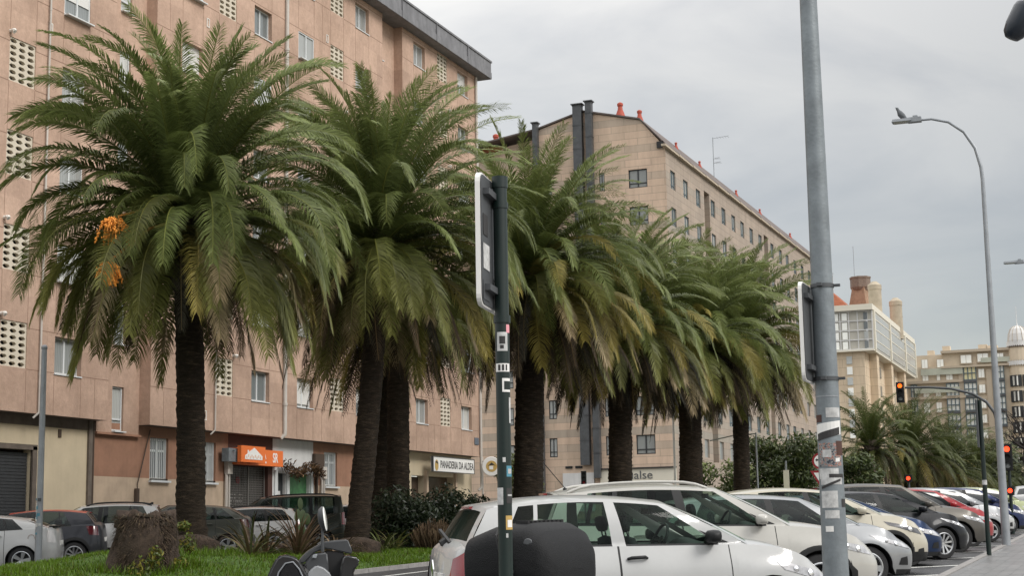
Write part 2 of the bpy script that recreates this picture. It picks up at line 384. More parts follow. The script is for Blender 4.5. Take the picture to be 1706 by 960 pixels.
# ------------------------------------------------------------------ ground
def strip(name, x0, x1, y0, y1, dz, mat, ny=2):
    m = MB(); P = []
    for i in range(ny + 1):
        y = y0 + (y1 - y0) * i / ny; P.append([(x0, y, gz(y, dz)), (x1, y, gz(y, dz))])
    m.grid(P); return struct(m.build(name, mat))
strip('ground', -400, 260, -60, 900, -.13, M['earth'], 8)
strip('road', -15.0, -2.9, -30, 285, ROAD, M['asphalt'], 8)
strip('service_road', -29.2, -22.3, -30, 285, ROAD, M['asphalt'], 8)
strip('pavement', -2.75, 12, -30, 285, .05, M['paving'], 8)
strip('far_pavement', -31.2, -29.0, -30, 285, .06, M['paving'], 8)
def kerb(name, x0, x1, y0, y1):
    m = MB(); y = y0
    while y < y1:
        m.add([(x0, y + .006, gz(y, -.2)), (x1, y + .006, gz(y, -.2)), (x1, y + .99, gz(y + 1, -.2)), (x0, y + .99, gz(y + 1, -.2)),
               (x0, y + .006, gz(y, .066)), (x1, y + .006, gz(y, .066)), (x1, y + .99, gz(y + 1, .066)), (x0, y + .99, gz(y + 1, .066))],
              [(0, 1, 2, 3), (4, 7, 6, 5), (0, 4, 5, 1), (1, 5, 6, 2), (2, 6, 7, 3), (3, 7, 4, 0)])
        y += 1
    return struct(m.build(name, M['concrete']))
kerb('pavement_kerb', -2.9, -2.75, 0, 140)
kerb('median_kerb', -15.15, -15.0, 4, 140)
kerb('median_kerb', -22.4, -22.25, 4, 140)
kerb('far_pavement_kerb', -29.2, -29.0, 10, 140)
def mound(x, y):
    h = .50 * math.exp(-(((x + 19.2) / 3.2) ** 2 + ((y - 28.2) / 4.2) ** 2))
    h += .16 * math.exp(-(((x + 18) / 2.5) ** 2 + ((y - 36) / 2.5) ** 2))
    e = min(1, max(0, min(x + 22.25, -15.15 - x) / .8))
    return gz(y) + .01 + e * (.04 + h + .05 * noise.noise(Vector((x * .6, y * .6, 0))))
m = MB(); P = []
ys = [4 + .8 * i for i in range(90)] + [78, 90, 110, 140]
for y in ys: P.append([(x, y, mound(x, y)) for x in [-22.25 + 7.1 * i / 16 for i in range(17)]])
m.grid(P)
gm = pbr('grass_ground', (.05, .10, .012), .95, var=.5, vs=3)
struct(m.build('lawn_ground', gm, smooth=180))
random.seed(11)
m = MB(); m.c = []
def grass(nn, x0, x1, y0, y1, hh):
    for i in range(nn):
        x = random.uniform(x0, x1); y = random.uniform(y0, y1)
        nz = noise.noise(Vector((x * .5, y * .5, 3)))
        if random.random() > .75 + nz: continue
        z = mound(x, y); a = random.uniform(0, 2 * PI); h = hh * random.uniform(.5, 1.3) * (1 + .6 * nz); wd = .011
        dx, dy = math.cos(a) * wd, math.sin(a) * wd; l = random.uniform(-.6, .6) * h; l2 = random.uniform(-.6, .6) * h
        m.add([(x - dx, y - dy, z), (x + dx, y + dy, z), (x + l, y + l2, z + h)], [(0, 1, 2)])
        k = random.uniform(.7, 1.25); c = (.112 * k, .20 * k, .010 * k) if random.random() > .12 else (.13 * k, .14 * k, .03 * k)
        m.c += [sc(c, .55), sc(c, .55), c]
grass(70000, -22.2, -15.2, 21, 40, .09); grass(22000, -22.2, -15.2, 40, 52, .10); grass(2600, -18.25, -16.65, 24.55, 26.25, .20); grass(2500, -19.6, -17.4, 27.6, 29.6, .16)
struct(m.build('grass', M['bush'], fix=False), 'stuff')
m = MB()
for x in (-13.9,): m.quad((x - .06, 4, gz(4, ROAD + .004)), (x + .06, 4, gz(4, ROAD + .004)), (x + .06, 90, gz(90, ROAD + .004)), (x - .06, 90, gz(90, ROAD + .004)))
for k in range(24):          # angled bay lines
    y = 10.4 + 3.5 * k
    for (xa, xb) in ((-3.0, -7.0),):
        a = Vector((xa, y, 0)); b_ = Vector((xb, y + (xb - xa), 0)); t = Vector((.07, -.07, 0))
        m.quad(*[Vector((p.x, p.y, gz(p.y, ROAD + .004))) for p in (a - t, a + t, b_ + t, b_ - t)])
struct(m.build('road_markings', M['roadpaint']))

# ------------------------------------------------------------------ walls with openings
def wall(mb, f, us, zs, ops, depth, mi=0, rmi=None):
    """f(u,z,d) -> point; ops: (u0,u1,z0,z1). Grid of quads leaving the openings out, with reveals."""
    U = sorted(set([us[0], us[1]] + [u for o in ops for u in o[:2] if us[0] < u < us[1]])); Z = sorted(set([zs[0], zs[1]] + [z for o in ops for z in o[2:4] if zs[0] < z < zs[1]]))
    for i in range(len(U) - 1):
        z0 = None
        for j in range(len(Z) - 1):
            cu, cz = (U[i] + U[i + 1]) / 2, (Z[j] + Z[j + 1]) / 2
            if any(o[0] < cu < o[1] and o[2] < cz < o[3] for o in ops): continue
            mb.quad(f(U[i], Z[j], 0), f(U[i + 1], Z[j], 0), f(U[i + 1], Z[j + 1], 0), f(U[i], Z[j + 1], 0), mi)
    for (a, b, c, d) in ops:
        r = mi if rmi is None else rmi
        for (p, q, s, t) in (((a, c), (a, d), 0, 0), ((b, c), (b, d), 0, 0), ((a, c), (b, c), 0, 0), ((a, d), (b, d), 0, 0)):
            mb.quad(f(p[0], p[1], 0), f(q[0], q[1], 0), f(q[0], q[1], depth), f(p[0], p[1], depth), r)
# window meshes: local u along +Y, facing +X, origin at bottom centre of the opening
WM = {}
def window_meshes(key, w_, h_, fmat, nleaf=2, blind=0.0, trans=False, sill=True, bar=.055, base=0):
    f = MB(); t = bar
    f.box((0, 0, t / 2), (.06, w_, t)); f.box((0, 0, h_ - t / 2), (.06, w_, t))
    for s in (-1, 1): f.box((.002, s * (w_ / 2 - t / 2), h_ / 2), (.06, t, h_ - .004))
    for k in range(1, nleaf): f.box((.004, -w_ / 2 + w_ * k / nleaf, h_ / 2), (.06, t * 1.25, h_ - 2 * t))
    if trans: f.box((.003, 0, h_ * .74), (.06, w_ - 2 * t, t))
    if base: f.box((.003, 0, base), (.06, w_ - 2 * t, t))
    if sill: f.box((.11, 0, -.025), (.26, w_ + .03, .04))
    p = MB(); p.quad((-.015, -w_ / 2 + .02, .02), (-.015, w_ / 2 - .02, .02), (-.015, w_ / 2 - .02, h_ - .02), (-.015, -w_ / 2 + .02, h_ - .02))
    b = None
    if blind:
        b = MB(); z = h_ - .03
        while z > h_ * (1 - blind):
            b.box((.012, 0, z - .025), (.02, w_ - .09, .046)); z -= .05
    WM[key] = (f.mesh('window_frame', fmat), p.mesh('pane', M['curtain']), b.mesh('blind', M['shutter_white']) if b else None)
def put_window(key, parent, loc, rz=0, pane=None):
    f, p, b = WM[key]
    o = inst('window', f, parent, loc, (0, 0, rz)); q = inst('pane', p, o)
    if pane: q.data = pane
    if b: inst('blind', b, o)
    return o
def lattice_mesh(w_, h_, nc, nr):
    m = MB(); cw, ch = w_ / nc, h_ / nr
    for i in range(nc):
        for j in range(nr):
            cy, cz = -w_ / 2 + cw * (i + .5), ch * (j + .5) + (0.0)
            R = [(-.5, -.5), (0, -.5), (.5, -.5), (.5, 0), (.5, .5), (0, .5), (-.5, .5), (-.5, 0)]
            Hh = [(-.22, -.30), (0, -.31), (.22, -.30), (.40, 0), (.22, .30), (0, .31), (-.22, .30), (-.40, 0)]
            vo = [(0, cy + a * cw, cz + b * ch) for a, b in R]; vh = [(0, cy + a * cw, cz + b * ch) for a, b in Hh]; vb = [(-.12, y, z) for (_, y, z) in vh]
            fs = [(k, (k + 1) % 8, 8 + (k + 1) % 8, 8 + k) for k in range(8)] + [(8 + k, 8 + (k + 1) % 8, 16 + (k + 1) % 8, 16 + k) for k in range(8)]
            m.add(vo + vh + vb, fs)
    return m.mesh('lattice_panel', M['lattice'])

# ------------------------------------------------------------------ apartment building A
def text(s, size, mat, loc, rot, parent, name='lettering', sx=1.0, bold=.0, extrude=.004):
    cu = bpy.data.curves.new('txt', 'FONT'); cu.body = s; cu.size = size; cu.extrude = extrude; cu.offset = bold; cu.align_x = 'CENTER'; cu.align_y = 'CENTER'
    t = bpy.data.objects.new('txt', cu); COL.objects.link(t)
    dg = bpy.context.evaluated_depsgraph_get(); me = bpy.data.meshes.new_from_object(t.evaluated_get(dg))
    bpy.data.objects.remove(t); me.materials.clear(); me.materials.append(mat)
    for v in me.vertices: v.co.x *= sx
    o = inst(name, me, parent, loc, rot); return o
FX = (PI / 2, 0, PI / 2)       # text upright facing +X, reading towards +Y
XA, XR = -31.0, -31.45
A = thing('apartment_building', 'weathered salmon apartment block with hexagon lattice panels behind the palms', 'building', (XA, 50, gz(50)))
def A_build(name, mb, mat, **k):
    o = mb.build(name, mat, **k); o.parent = A; o.matrix_parent_inverse = Matrix.Translation((-XA, -50, -gz(50))); return o
AOFF = Vector((XA, 50, gz(50)))
Z0, ZT = 5.22, 25.66
rows = [6.54 + 2.94 * k for k in range(7)]
WH, LH = 1.17, 1.40
window_meshes('A', 1.36, WH, M['white_alu'])
window_meshes('A_half', 1.36, WH, M['white_alu'], blind=.5)
window_meshes('A_blind', 1.36, WH, M['white_alu'], blind=.86)
window_meshes('A_narrow', .62, 1.5, M['white_alu'], nleaf=1, base=.4)
bays = [(24.0, 42.9, [(25.5, 'L'), (28.2, 'W'), (31.6, 'L'), (34.4, 'W'), (38.1, 'L'), (40.75, 'W')]),
        (45.3, 63.6, [(47.6, 'W'), (50.03, 'L'), (52.68, 'W'), (56.25, 'W'), (59.05, 'L'), (61.5, 'W')]),
        (65.78, 75.0, [(67.75, 'W'), (70.55, 'L'), (73.2, 'W')])]
fA = lambda u, z, d: (XA - d, u, z)
fR = lambda u, z, d: (XR - d, u, z)
wm = MB()
lat = lattice_mesh(1.24, LH, 3, 7)
random.seed(5)
narrow_cols = [(44.05, 4.95), (64.2, 6.2)]
for bi, (y0, y1, cols) in enumerate(bays):
    ops = []; jm = MB()
    for k, z in enumerate(rows):
        for (c, t) in cols:
            if t == 'W': ops.append((c - .68, c + .68, z, z + WH))
            else: ops.append((c - .62, c + .62, z + .02, z + .02 + LH))
    wall(wm, fA, (y0, y1), (Z0, ZT), ops, .3)
    for (yy, s) in ((y0, -1), (y1, 1)):       # returns
        wm.quad((XA, yy, Z0), (XR - .3, yy, Z0), (XR - .3, yy, ZT), (XA, yy, ZT))
    # joints between the cast panels
    for k, z in enumerate(rows):
        for zz in (z + .005, z + 1.27):
            segs = [y0] + [e for o in sorted([o for o in ops if o[2] < zz < o[3] + .001 or abs(o[2] - zz) < .02]) for e in o[:2]] + [y1]
            for a, b in zip(segs[0::2], segs[1::2]):
                if b - a > .05: jm.box((XA + .001, (a + b) / 2, zz), (.006, b - a, .022))
    edges = sorted(set([e for (c, t) in cols for e in ((c - .68, c + .68) if t == 'W' else (c - .62, c + .62))]))
    mids = [(a + b) / 2 for a, b in zip([y0] + edges, edges + [y1]) if b - a > 1.45]
    for e in edges + mids:
        iswin = any(abs(e - o[0]) < .01 or abs(e - o[1]) < .01 for o in ops) or e in mids and any(o[0] < e < o[1] for o in ops)
        zz = [Z0 + .02] + [v for z in rows for v in (z - .02, z + 1.29)] + [ZT]
        for a, b in zip(zz[0::2], zz[1::2]): jm.box((XA + .001, e, (a + b) / 2), (.006, .014, b - a))
    for k, z in enumerate(rows):
        for (c, t) in cols:
            if t == 'W':
                key = 'A'
                if bi == 1 and k == 0 and abs(c - 56.25) < .1: key = 'A_blind'
                elif bi == 2 and k == 6 and c > 73: key = 'A_half'
                elif random.random() < .16: key = random.choice(['A_half', 'A_blind'])
                o = put_window(key, A, Vector((XA - (.20 if (k * 5 + int(c)) % 3 else .05), c, z)) - AOFF)
            else:
                o = inst('lattice_panel', lat, A, Vector((XA - .03, c, z + .02)) - AOFF)
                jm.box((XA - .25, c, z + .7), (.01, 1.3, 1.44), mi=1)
                for kk in (1,):
                    v = MB(); v.tube([(0, 0, 0), (.12, 0, 0), (.17, .0, -.05)], [.06, .06, .07], 8); v.lathe([(.0, .06), (.06, .05), (.085, 0), (.06, -.04)], 8, Matrix.Translation((.14, 0, 0)))
                    if (k + int(c)) % 3 != 1:
                        v.build('vent_cowl', M['vent'], A, 40, loc=Vector((XA, c + .62 - 1.24 * (bi == 0), z + LH + .18)) - AOFF)
    A_build('panel_joints', jm, [M['joint'], M['black']])
# set-back stairwells
ops1 = [(43.75, 44.4, 4.95 + 2.94 * k, 6.45 + 2.94 * k) for k in range(7)]
ops2 = [(63.85, 64.45, 6.0 + 2.94 * k, 7.5 + 2.94 * k) for k in range(7) if k < 7]
ops2 = [o for o in ops2 if o[3] < ZT]
ops1 = [o for o in ops1 if o[3] < ZT]
wall(wm, fR, (42.9, 45.3), (4.86, ZT), ops1, .15); wall(wm, fR, (63.6, 65.78), (4.86, ZT), ops2, .15)
for o in ops1 + ops2:
    put_window('A_narrow', A, Vector((XR - .1, (o[0] + o[1]) / 2, o[2])) - AOFF)
wm.quad((XA, 75.0, Z0), (-44, 75.0, Z0), (-44, 75.0, ZT), (XA, 75.0, ZT))
wm.quad((-44, 75.0, 0), (-44, 24, 0), (-44, 24, ZT), (-44, 75, ZT))
wm.quad((XA, 24, 0), (-44, 24, 0), (-44, 24, ZT), (XA, 24, ZT))
A_build('upper_wall', wm, M['salmon'])
# eave
m = MB(); m.box((-37.3, 49.6, ZT + .46), (13.8, 52.4, .92)); m.box((-30.38, 49.6, ZT + .18), (.03, 52.4, .34)); m.box((-37.3, 49.6, ZT + .97), (13.9, 52.5, .1))
for k in range(13): m.box((-30.37, 24.5 + 4 * k, ZT + .45), (.05, .05, .9))
A_build('eave', m, M['eave'])
# overhang soffits
m = MB()
XG = -31.52
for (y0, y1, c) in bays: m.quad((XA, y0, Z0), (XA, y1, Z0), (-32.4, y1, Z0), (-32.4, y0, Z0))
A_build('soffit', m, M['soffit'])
# ground floor walls
m = MB()
gf = lambda u, z, d: (XG - d, u, z)
ZB = .4
OW = [(46.1, 47.22, 3.36, 4.84), (49.56, 50.35, 3.36, 4.84), (58.85, 60.05, 3.4, 4.85)]
# materials: 0 cream 1 orange 2 wainscot 3 soffit grey 4 maroon 5 white 6 brown column
wall(m, gf, (24, 42.55), (ZB, 5.22), [(36.4, 39.75, ZB, 4.14)], .3, 0)
m.box((XG + .02, 42.64, 2.8), (.12, .2, 4.84), mi=3)
m.box((XG - .03, 33.2, 5.06), (.14, 18.6, .32), mi=3)
wall(m, gf, (42.75, 51.2), (3.42, 5.22), [o for o in OW if o[0] < 51], .16, 1)
wall(m, gf, (42.75, 51.2), (ZB, 3.42), [(46.1, 47.22, 3.36, 3.42), (49.56, 50.35, 3.36, 3.42)], .16, 2)
m.box((XG + .06, 44.1, 4.84), (.2, 2.5, .07), mi=1)
wall(m, gf, (51.2, 54.55), (ZB, 5.22), [(51.3, 54.2, ZB, 4.05)], .35, 4)
wall(m, gf, (54.55, 57.9), (ZB, 5.22), [(55.0, 55.6, ZB, 3.85), (55.95, 57.6, 1.6, 3.85)], .2, 5)
wall(m, gf, (57.9, 64.8), (3.42, 5.22), [OW[2]], .16, 1)
wall(m, gf, (57.9, 64.8), (ZB, 3.42), [(58.85, 60.05, 3.4, 3.42)], .16, 2)
wall(m, gf, (64.8, 75.0), (ZB, 5.22), [(67.6, 69.1, ZB, 4.1), (69.3, 72.6, 1.9, 4.1)], .4, 0)
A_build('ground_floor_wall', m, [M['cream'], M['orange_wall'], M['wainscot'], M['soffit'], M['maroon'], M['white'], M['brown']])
# garage door
m = MB(); m.box((XG - .18, 38.08, 2.2), (.04, 3.3, 3.7))
z = .5
while z < 4.05: m.box((XG - .15, 38.08, z), (.04, 3.28, .085)); z += .1
A_build('garage_door', m, M['shutter_dark'])
m = MB(); m.box((XG + .02, 39.85, 2.3), (.1, .2, 3.9)); m.box((XG + .02, 38.1, 4.22), (.1, 3.7, .16)); A_build('garage_door_frame', m, M['soffit'])
for (y0, y1, z0, z1) in OW:
    f = MB(); w_ = y1 - y0; h_ = z1 - z0; cy = (y0 + y1) / 2
    for s in (-1, 0, 1): f.box((XG - .12, cy + s * (w_ / 2 - .05), (z0 + z1) / 2), (.06, .1, h_))
    for zz in (z0 + .05, z0 + h_ * .70, z1 - .05): f.box((XG - .118, cy, zz), (.056, w_, .08))
    for k in range(9): f.box((XG - .06, y0 + .08 + (w_ - .16) * k / 8, (z0 + z1) / 2), (.02, .022, h_))
    f.box((XG + .02, cy, z0 - .04), (.2, w_ + .1, .07))
    o = A_build('barred_window', f, M['white_alu'])
    p = MB(); p.quad((XG - .14, y0, z0), (XG - .14, y1, z0), (XG - .14, y1, z1), (XG - .14, y0, z1)); p.build('pane', M['pane_grey'], o)
# shop with roller grille
m = MB(); m.box((XG - .30, 52.75, 2.2), (.02, 2.9, 3.7)); A_build('shop_window', m, pbr('dim_shop', (.07, .065, .06), .25, var=.4, vs=1.2))
m = MB()
for k in range(40): m.box((XG - .2, 52.75, .5 + .09 * k), (.015, 2.88, .02))
for k in range(24): m.box((XG - .19, 51.35 + .122 * k, 2.25), (.012, .016, 3.6))
for y in (51.33, 52.95, 54.17): m.box((XG - .17, y, 2.25), (.05, .06, 3.6))
A_build('roller_grille', m, pbr('grille_grey', (.16, .15, .14), .6, .3))
m = MB()
random.seed(3)
for r in range(5):
    for k in range(9):
        if random.random() < .8: m.box((XG - .262, 51.75 + .115 * k + random.uniform(-.02, .02), 2.95 - .12 * r), (.01, .075, .055))
A_build('window_lettering', m, pbr('pale_vinyl', (.5, .48, .46), .6))
m = MB(); m.lathe([(0, 0), (.14, 0), (.14, .01), (0, .01)], 20, Matrix.Translation((XG - .255, 52.35, 3.5)) @ Matrix.Rotation(PI / 2, 4, 'Y')); A_build('round_notice', m, M['red'])
# florist: door, window, dried garland
m = MB(); m.box((XG - .16, 55.3, 2.1), (.04, .6, 3.5)); A_build('door', m, M['frame_dark'])
m = MB(); m.box((XG - .13, 55.28, 3.0), (.015, .2, .28)); A_build('door_notice', m, M['white'])
m = MB(); m.box((XG - .16, 56.77, 2.72), (.02, 1.65, 2.26)); A_build('display_window', m, M['greengoods'])
for y in (54.75, 55.72, 57.72):
    m = MB(); m.box((XG + .03, y, 2.2), (.08, .2, 3.5)); A_build('shop_front_post', m, M['white_alu'])
m = MB(); m.c = []
for i in range(900):
    y = random.uniform(54.9, 58.1); t = random.gauss(0, .5); z = 4.0 + .14 * math.sin(y * 3) + .17 * t; x = XG + .25 + random.uniform(-.15, .25)
    d = Vector((random.uniform(-.3, 1), random.uniform(-1, 1), random.uniform(-1, .8))).normalized() * random.uniform(.10, .26); s = d.cross(Vector((random.random(), random.random(), 1))).normalized() * .025
    p = Vector((x, y, z)); m.add([p - s, p + d * .5 + s, p + d, p + d * .5 - s * 1.5], [(0, 1, 2, 3)])
    k = random.uniform(.4, 1.3); c = random.choice([(.16, .09, .05), (.10, .06, .035), (.22, .14, .07)]); m.c += [sc(c, k)] * 4
g_ = A_build('dried_garland', m, M['dry'], fix=False)
# brown shop board and meter box, bakery front
m = MB(); m.box((XG + .1, 58.2, 4.42), (.14, .8, .62)); m.box((XG + .06, 58.1, 2.4), (.1, .12, 3.6)); A_build('brown_board', m, M['brown'])
m = MB(); m.box((XG - .36, 68.35, 2.2), (.03, 1.5, 3.7)); A_build('bakery_door', m, M['brown'])
m = MB(); m.box((XG - .37, 70.95, 3.0), (.03, 3.3, 2.2)); A_build('bakery_window', m, pbr('bakery_glass', (.09, .06, .04), .2, var=.5, vs=1))
for y in (69.2, 72.75):
    m = MB(); m.box((XG + .05, y, 2.4), (.16, .22, 3.9)); A_build('bakery_pillar', m, M['wainscot'])
# pipes
def pipe(y, z0, z1, r=.055, x=XA + .07, mat=M['pipe'], name='drainpipe', off=0):
    p = MB(); p.tube([(x, y, z1), (x, y, z0 + .25), (x, y, z0 + .05), (x - .12, y - .12, z0 - .12)], r, 10)
    for k in range(int((z1 - z0) / 2.94)): p.tube([(x, y, z0 + 1.2 + 2.94 * k), (x, y, z0 + 1.3 + 2.94 * k)], r * 1.25, 10)
    return A_build(name, p, mat, smooth=40)
pipe(54.48, 5.3, 25.6, .085); pipe(74.9, 3.6, 25.6, .075)
pipe(39.3, 5.2, 25.6, .035); pipe(49.35, 5.2, 12, .03); pipe(75.05, 1.5, 5.2, .05)
p = MB(); p.tube([(XG + .05, 42.8, 5.2), (XG + .05, 42.8, 1)], .045, 8); A_build('service_pipe', p, M['brown'], smooth=40)
p = MB(); p.tube([(XG + .07, 46.0, 5.1), (XG + .07, 45.3, 3.2), (XG + .07, 45.28, 2.9)], .02, 6); p.tube([(XG + .07, 45.28, 3.05), (XG + .07, 45.28, .9)], .09, 8)
A_build('service_pipe', p, M['brown'], smooth=40)
for y in (50.95, 58.5): p = MB(); p.tube([(XG + .1, y, 1), (XG + .1, y, 3.7)], .06, 8); p.tube([(XG + .1, y + .2, 1), (XG + .1, y + .2, 3.7)], .045, 8); p.box((XG + .12, y + .12, 3.95), (.16, .34, .5)); A_build('cable_duct', p, M['pipe'], smooth=40)
for (y, z) in ((39.4, 17.6), (48.6, 20.6), (48.75, 5.75), (58.1, 22.8), (66.6, 20.4), (39.4, 8.7), (58.0, 13.9)):
    m = MB()
    for s in (-1, 1): m.box((XA + .012, y + s * .075, z), (.03, .03, .34)); m.box((XA + .0125, y, z + s * .16), (.028, .18, .03))
    A_build('vent_grille', m, M['vent'])
m = MB(); m.box((XG + .012, 41.1, 4.72), (.02, .16, .26)); A_build('wall_vent', m, M['brown'])
m = MB(); m.box((XA + .02, 74.45, 6.0), (.03, .55, .36)); A_build('street_plate', m, pbr('plate_blue_grey', (.10, .12, .15), .5))

# signs on A
s1 = thing('projecting_sign', 'orange projecting box sign with white house drawing above the shuttered shop', 'sign', (-30.9, 51.9, 4.45))
m = MB(); m.box((0, 0, 0), (.16, 1.78, .62)); m.build('panel', M['sign_orange'], s1)
m = MB(); m.box((-.35, -1.1, .1), (.6, .05, .05)); m.box((-.3, -1.05, -.05), (.3, .7, .5)); m.build('bracket', M['grey_metal'], s1)
m = MB(); P = [(-.62, -.2), (.66, -.2), (.66, -.06), (.06, .25), (-.34, .08), (-.34, .15), (-.44, .15), (-.44, .02), (-.62, -.06)]
m.prism([(.083, y, z) for y, z in P], (.006, 0, 0)); m.build('house_drawing', M['sign_white'], s1)
m = MB()
for i in range(9): m.box((.092, -.5 + .125 * i, -.12 + .05 * (i % 2)), (.004, .05, .10))
m.build('house_detail', pbr('sign_detail', (.70, .42, .30), .6), s1)
s2 = thing('fascia_sign', 'long orange fascia reading SR on the shop front', 'sign', (-31.28, 52.95, 4.38))
m = MB(); m.box((0, 0, 0), (.3, 3.5, .62)); m.build('panel', M['sign_orange'], s2)
text('SR', .52, M['sign_white'], (.152, 1.14, .0), FX, s2, sx=.72, bold=.012)
text('IA', .36, M['sign_white'], (.152, .3, .06), FX, s2, sx=.72, bold=.008)
m = MB(); m.box((.152, .28, -.18), (.006, .34, .07)); m.build('small_print', M['sign_white'], s2)
s3 = thing('bakery_sign', 'long white sign reading PANADERIA DA ALDEA over the bakery', 'sign', (-30.95, 71.3, 4.66))
m = MB(); m.box((0, 0, 0), (.12, 5.1, .74)); m.build('panel', M['sign_white'], s3)
m = MB()
for s in (-1, 1): m.box((.02, 0, s * .36), (.12, 5.14, .03)); m.box((.02, s * 2.55, 0), (.122, .03, .70))
m.build('frame', M['dark_metal'], s3)
text('PANADERIA DA ALDEA', .50, M['ink'], (.062, .38, -.02), FX, s3, sx=.80, bold=.008)
m = MB(); m.lathe([(0, 0), (.20, 0), (.27, .003), (.20, .006), (0, .006)], 20, Matrix.Translation((.061, -2.15, -.06)) @ Matrix.Rotation(PI / 2, 4, 'Y') @ Matrix.Scale(.8, 4, (0, 1, 0))); m.build('round_motif', M['yellow'], s3)
m = MB(); m.prism([(.07, -2.34, .08), (.07, -1.98, .0), (.07, -2.0, .06), (.07, -2.15, .16)], (.004, 0, 0)); m.build('motif_roof', M['ink'], s3)
s4 = thing('round_sign', 'round white hanging sign with a small house, projecting past the bakery', 'sign', (-30.3, 74.75, 4.7))
Mx = Matrix.Rotation(R_(-62), 4, 'Z') @ Matrix.Rotation(PI / 2, 4, 'Y')
RZ = Matrix.Rotation(R_(-62), 4, 'Z')
m = MB(); m.lathe([(0, -.05), (.48, -.05), (.5, 0), (.48, .05), (0, .05)], 28, Mx); m.build('disc', M['sign_white'], s4, 40)
m = MB(); m.lathe([(0, .052), (.29, .052), (.29, .058), (0, .058)], 24, Mx); m.build('emblem', M['yellow'], s4)
m = MB(); m.prism([RZ @ Vector((.061, y, z)) for y, z in ((-.2, .0), (0, .2), (.22, .02), (.1, .06), (-.1, .04))], RZ @ Vector((.004, 0, 0))); m.build('roof_motif', M['ink'], s4)
m = MB(); m.box(RZ @ Vector((.063, -.02, -.07)), (.01, .2, .18), RZ.to_3x3()); m.build('house_motif', M['sign_white'], s4)
m = MB(); m.tube([(0, 0, 0), (-.6, .2, .3)], .025, 6); m.build('bracket', M['dark_metal'], s4)

# ------------------------------------------------------------------ street ground tilt
def street_place(o, x, y, heading, dz=ROAD):
    """heading: bearing from +Y towards +X of the local +X (forward) axis"""
    o.matrix_world = Matrix.Translation((x, y, gz(y, dz))) @ Matrix.Rotation(math.atan(G), 4, 'X') @ Matrix.Rotation(R_(90 - heading), 4, 'Z')

# ------------------------------------------------------------------ cars
def lerp(a, b, t): return a + (b - a) * t
def clamp(x, a=0., b=1.): return max(a, min(b, x))
def sstep(t): t = clamp(t); return t * t * (3 - 2 * t)
tyre_me = None
def wheel_meshes():
    t = MB()
    prof = [(.70, -.5), (.74, -.5), (.93, -.48), (.985, -.38), (1.0, -.25), (1.0, .25), (.985, .38), (.93, .48), (.74, .5), (.66, .5), (.66, .2)]
    MX = Matrix.Rotation(-PI / 2, 4, 'X') @ Matrix.Diagonal((.31, .31, .20, 1))
    t.lathe(prof, 36, MX); ty = t.mesh('tyre', M['rubber'], 40)
    rims = []
    for kind in range(3):
        r = MB()
        r.lathe([(.66, .18), (.70, .50), (.655, .52), (.61, .44), (.60, .1)], 36, MX)
        r.lathe([(0, .33), (.10, .33), (.13, .26), (.14, .1)], 16, MX)
        ns = (5, 5, 7)[kind]
        for k in range(ns):
            a = 2 * PI * k / ns
            for s in ((-1, 1) if kind == 1 else (0,)):
                w0, w1 = ((.05, .10), (.035, .04), (.045, .055))[kind]
                c, sn = math.cos(a), math.sin(a); tn = Vector((-sn, 0, c)); rd = Vector((c, 0, sn))
                b0 = rd * .03 + tn * s * .02; b1 = rd * .195 + tn * s * .06
                yo0, yo1 = .068, .092; th = Vector((0, -.03, 0))
                f = [b0 - tn * w0 / 2 + Vector((0, yo0, 0)), b0 + tn * w0 / 2 + Vector((0, yo0, 0)), b1 + tn * w1 / 2 + Vector((0, yo1, 0)), b1 - tn * w1 / 2 + Vector((0, yo1, 0))]
                r.add(f + [p + th for p in f], [(0, 1, 2, 3), (4, 7, 6, 5), (0, 4, 5, 1), (1, 5, 6, 2), (2, 6, 7, 3), (3, 7, 4, 0)])
        rims.append(r.mesh('rim', M['rim'], 35))
    d = MB(); d.lathe([(0, .02), (.66, .02)], 24, MX)
    return ty, rims, d.mesh('brake_disc', M['dark'])
TYRE, RIMS, DISC = wheel_meshes()

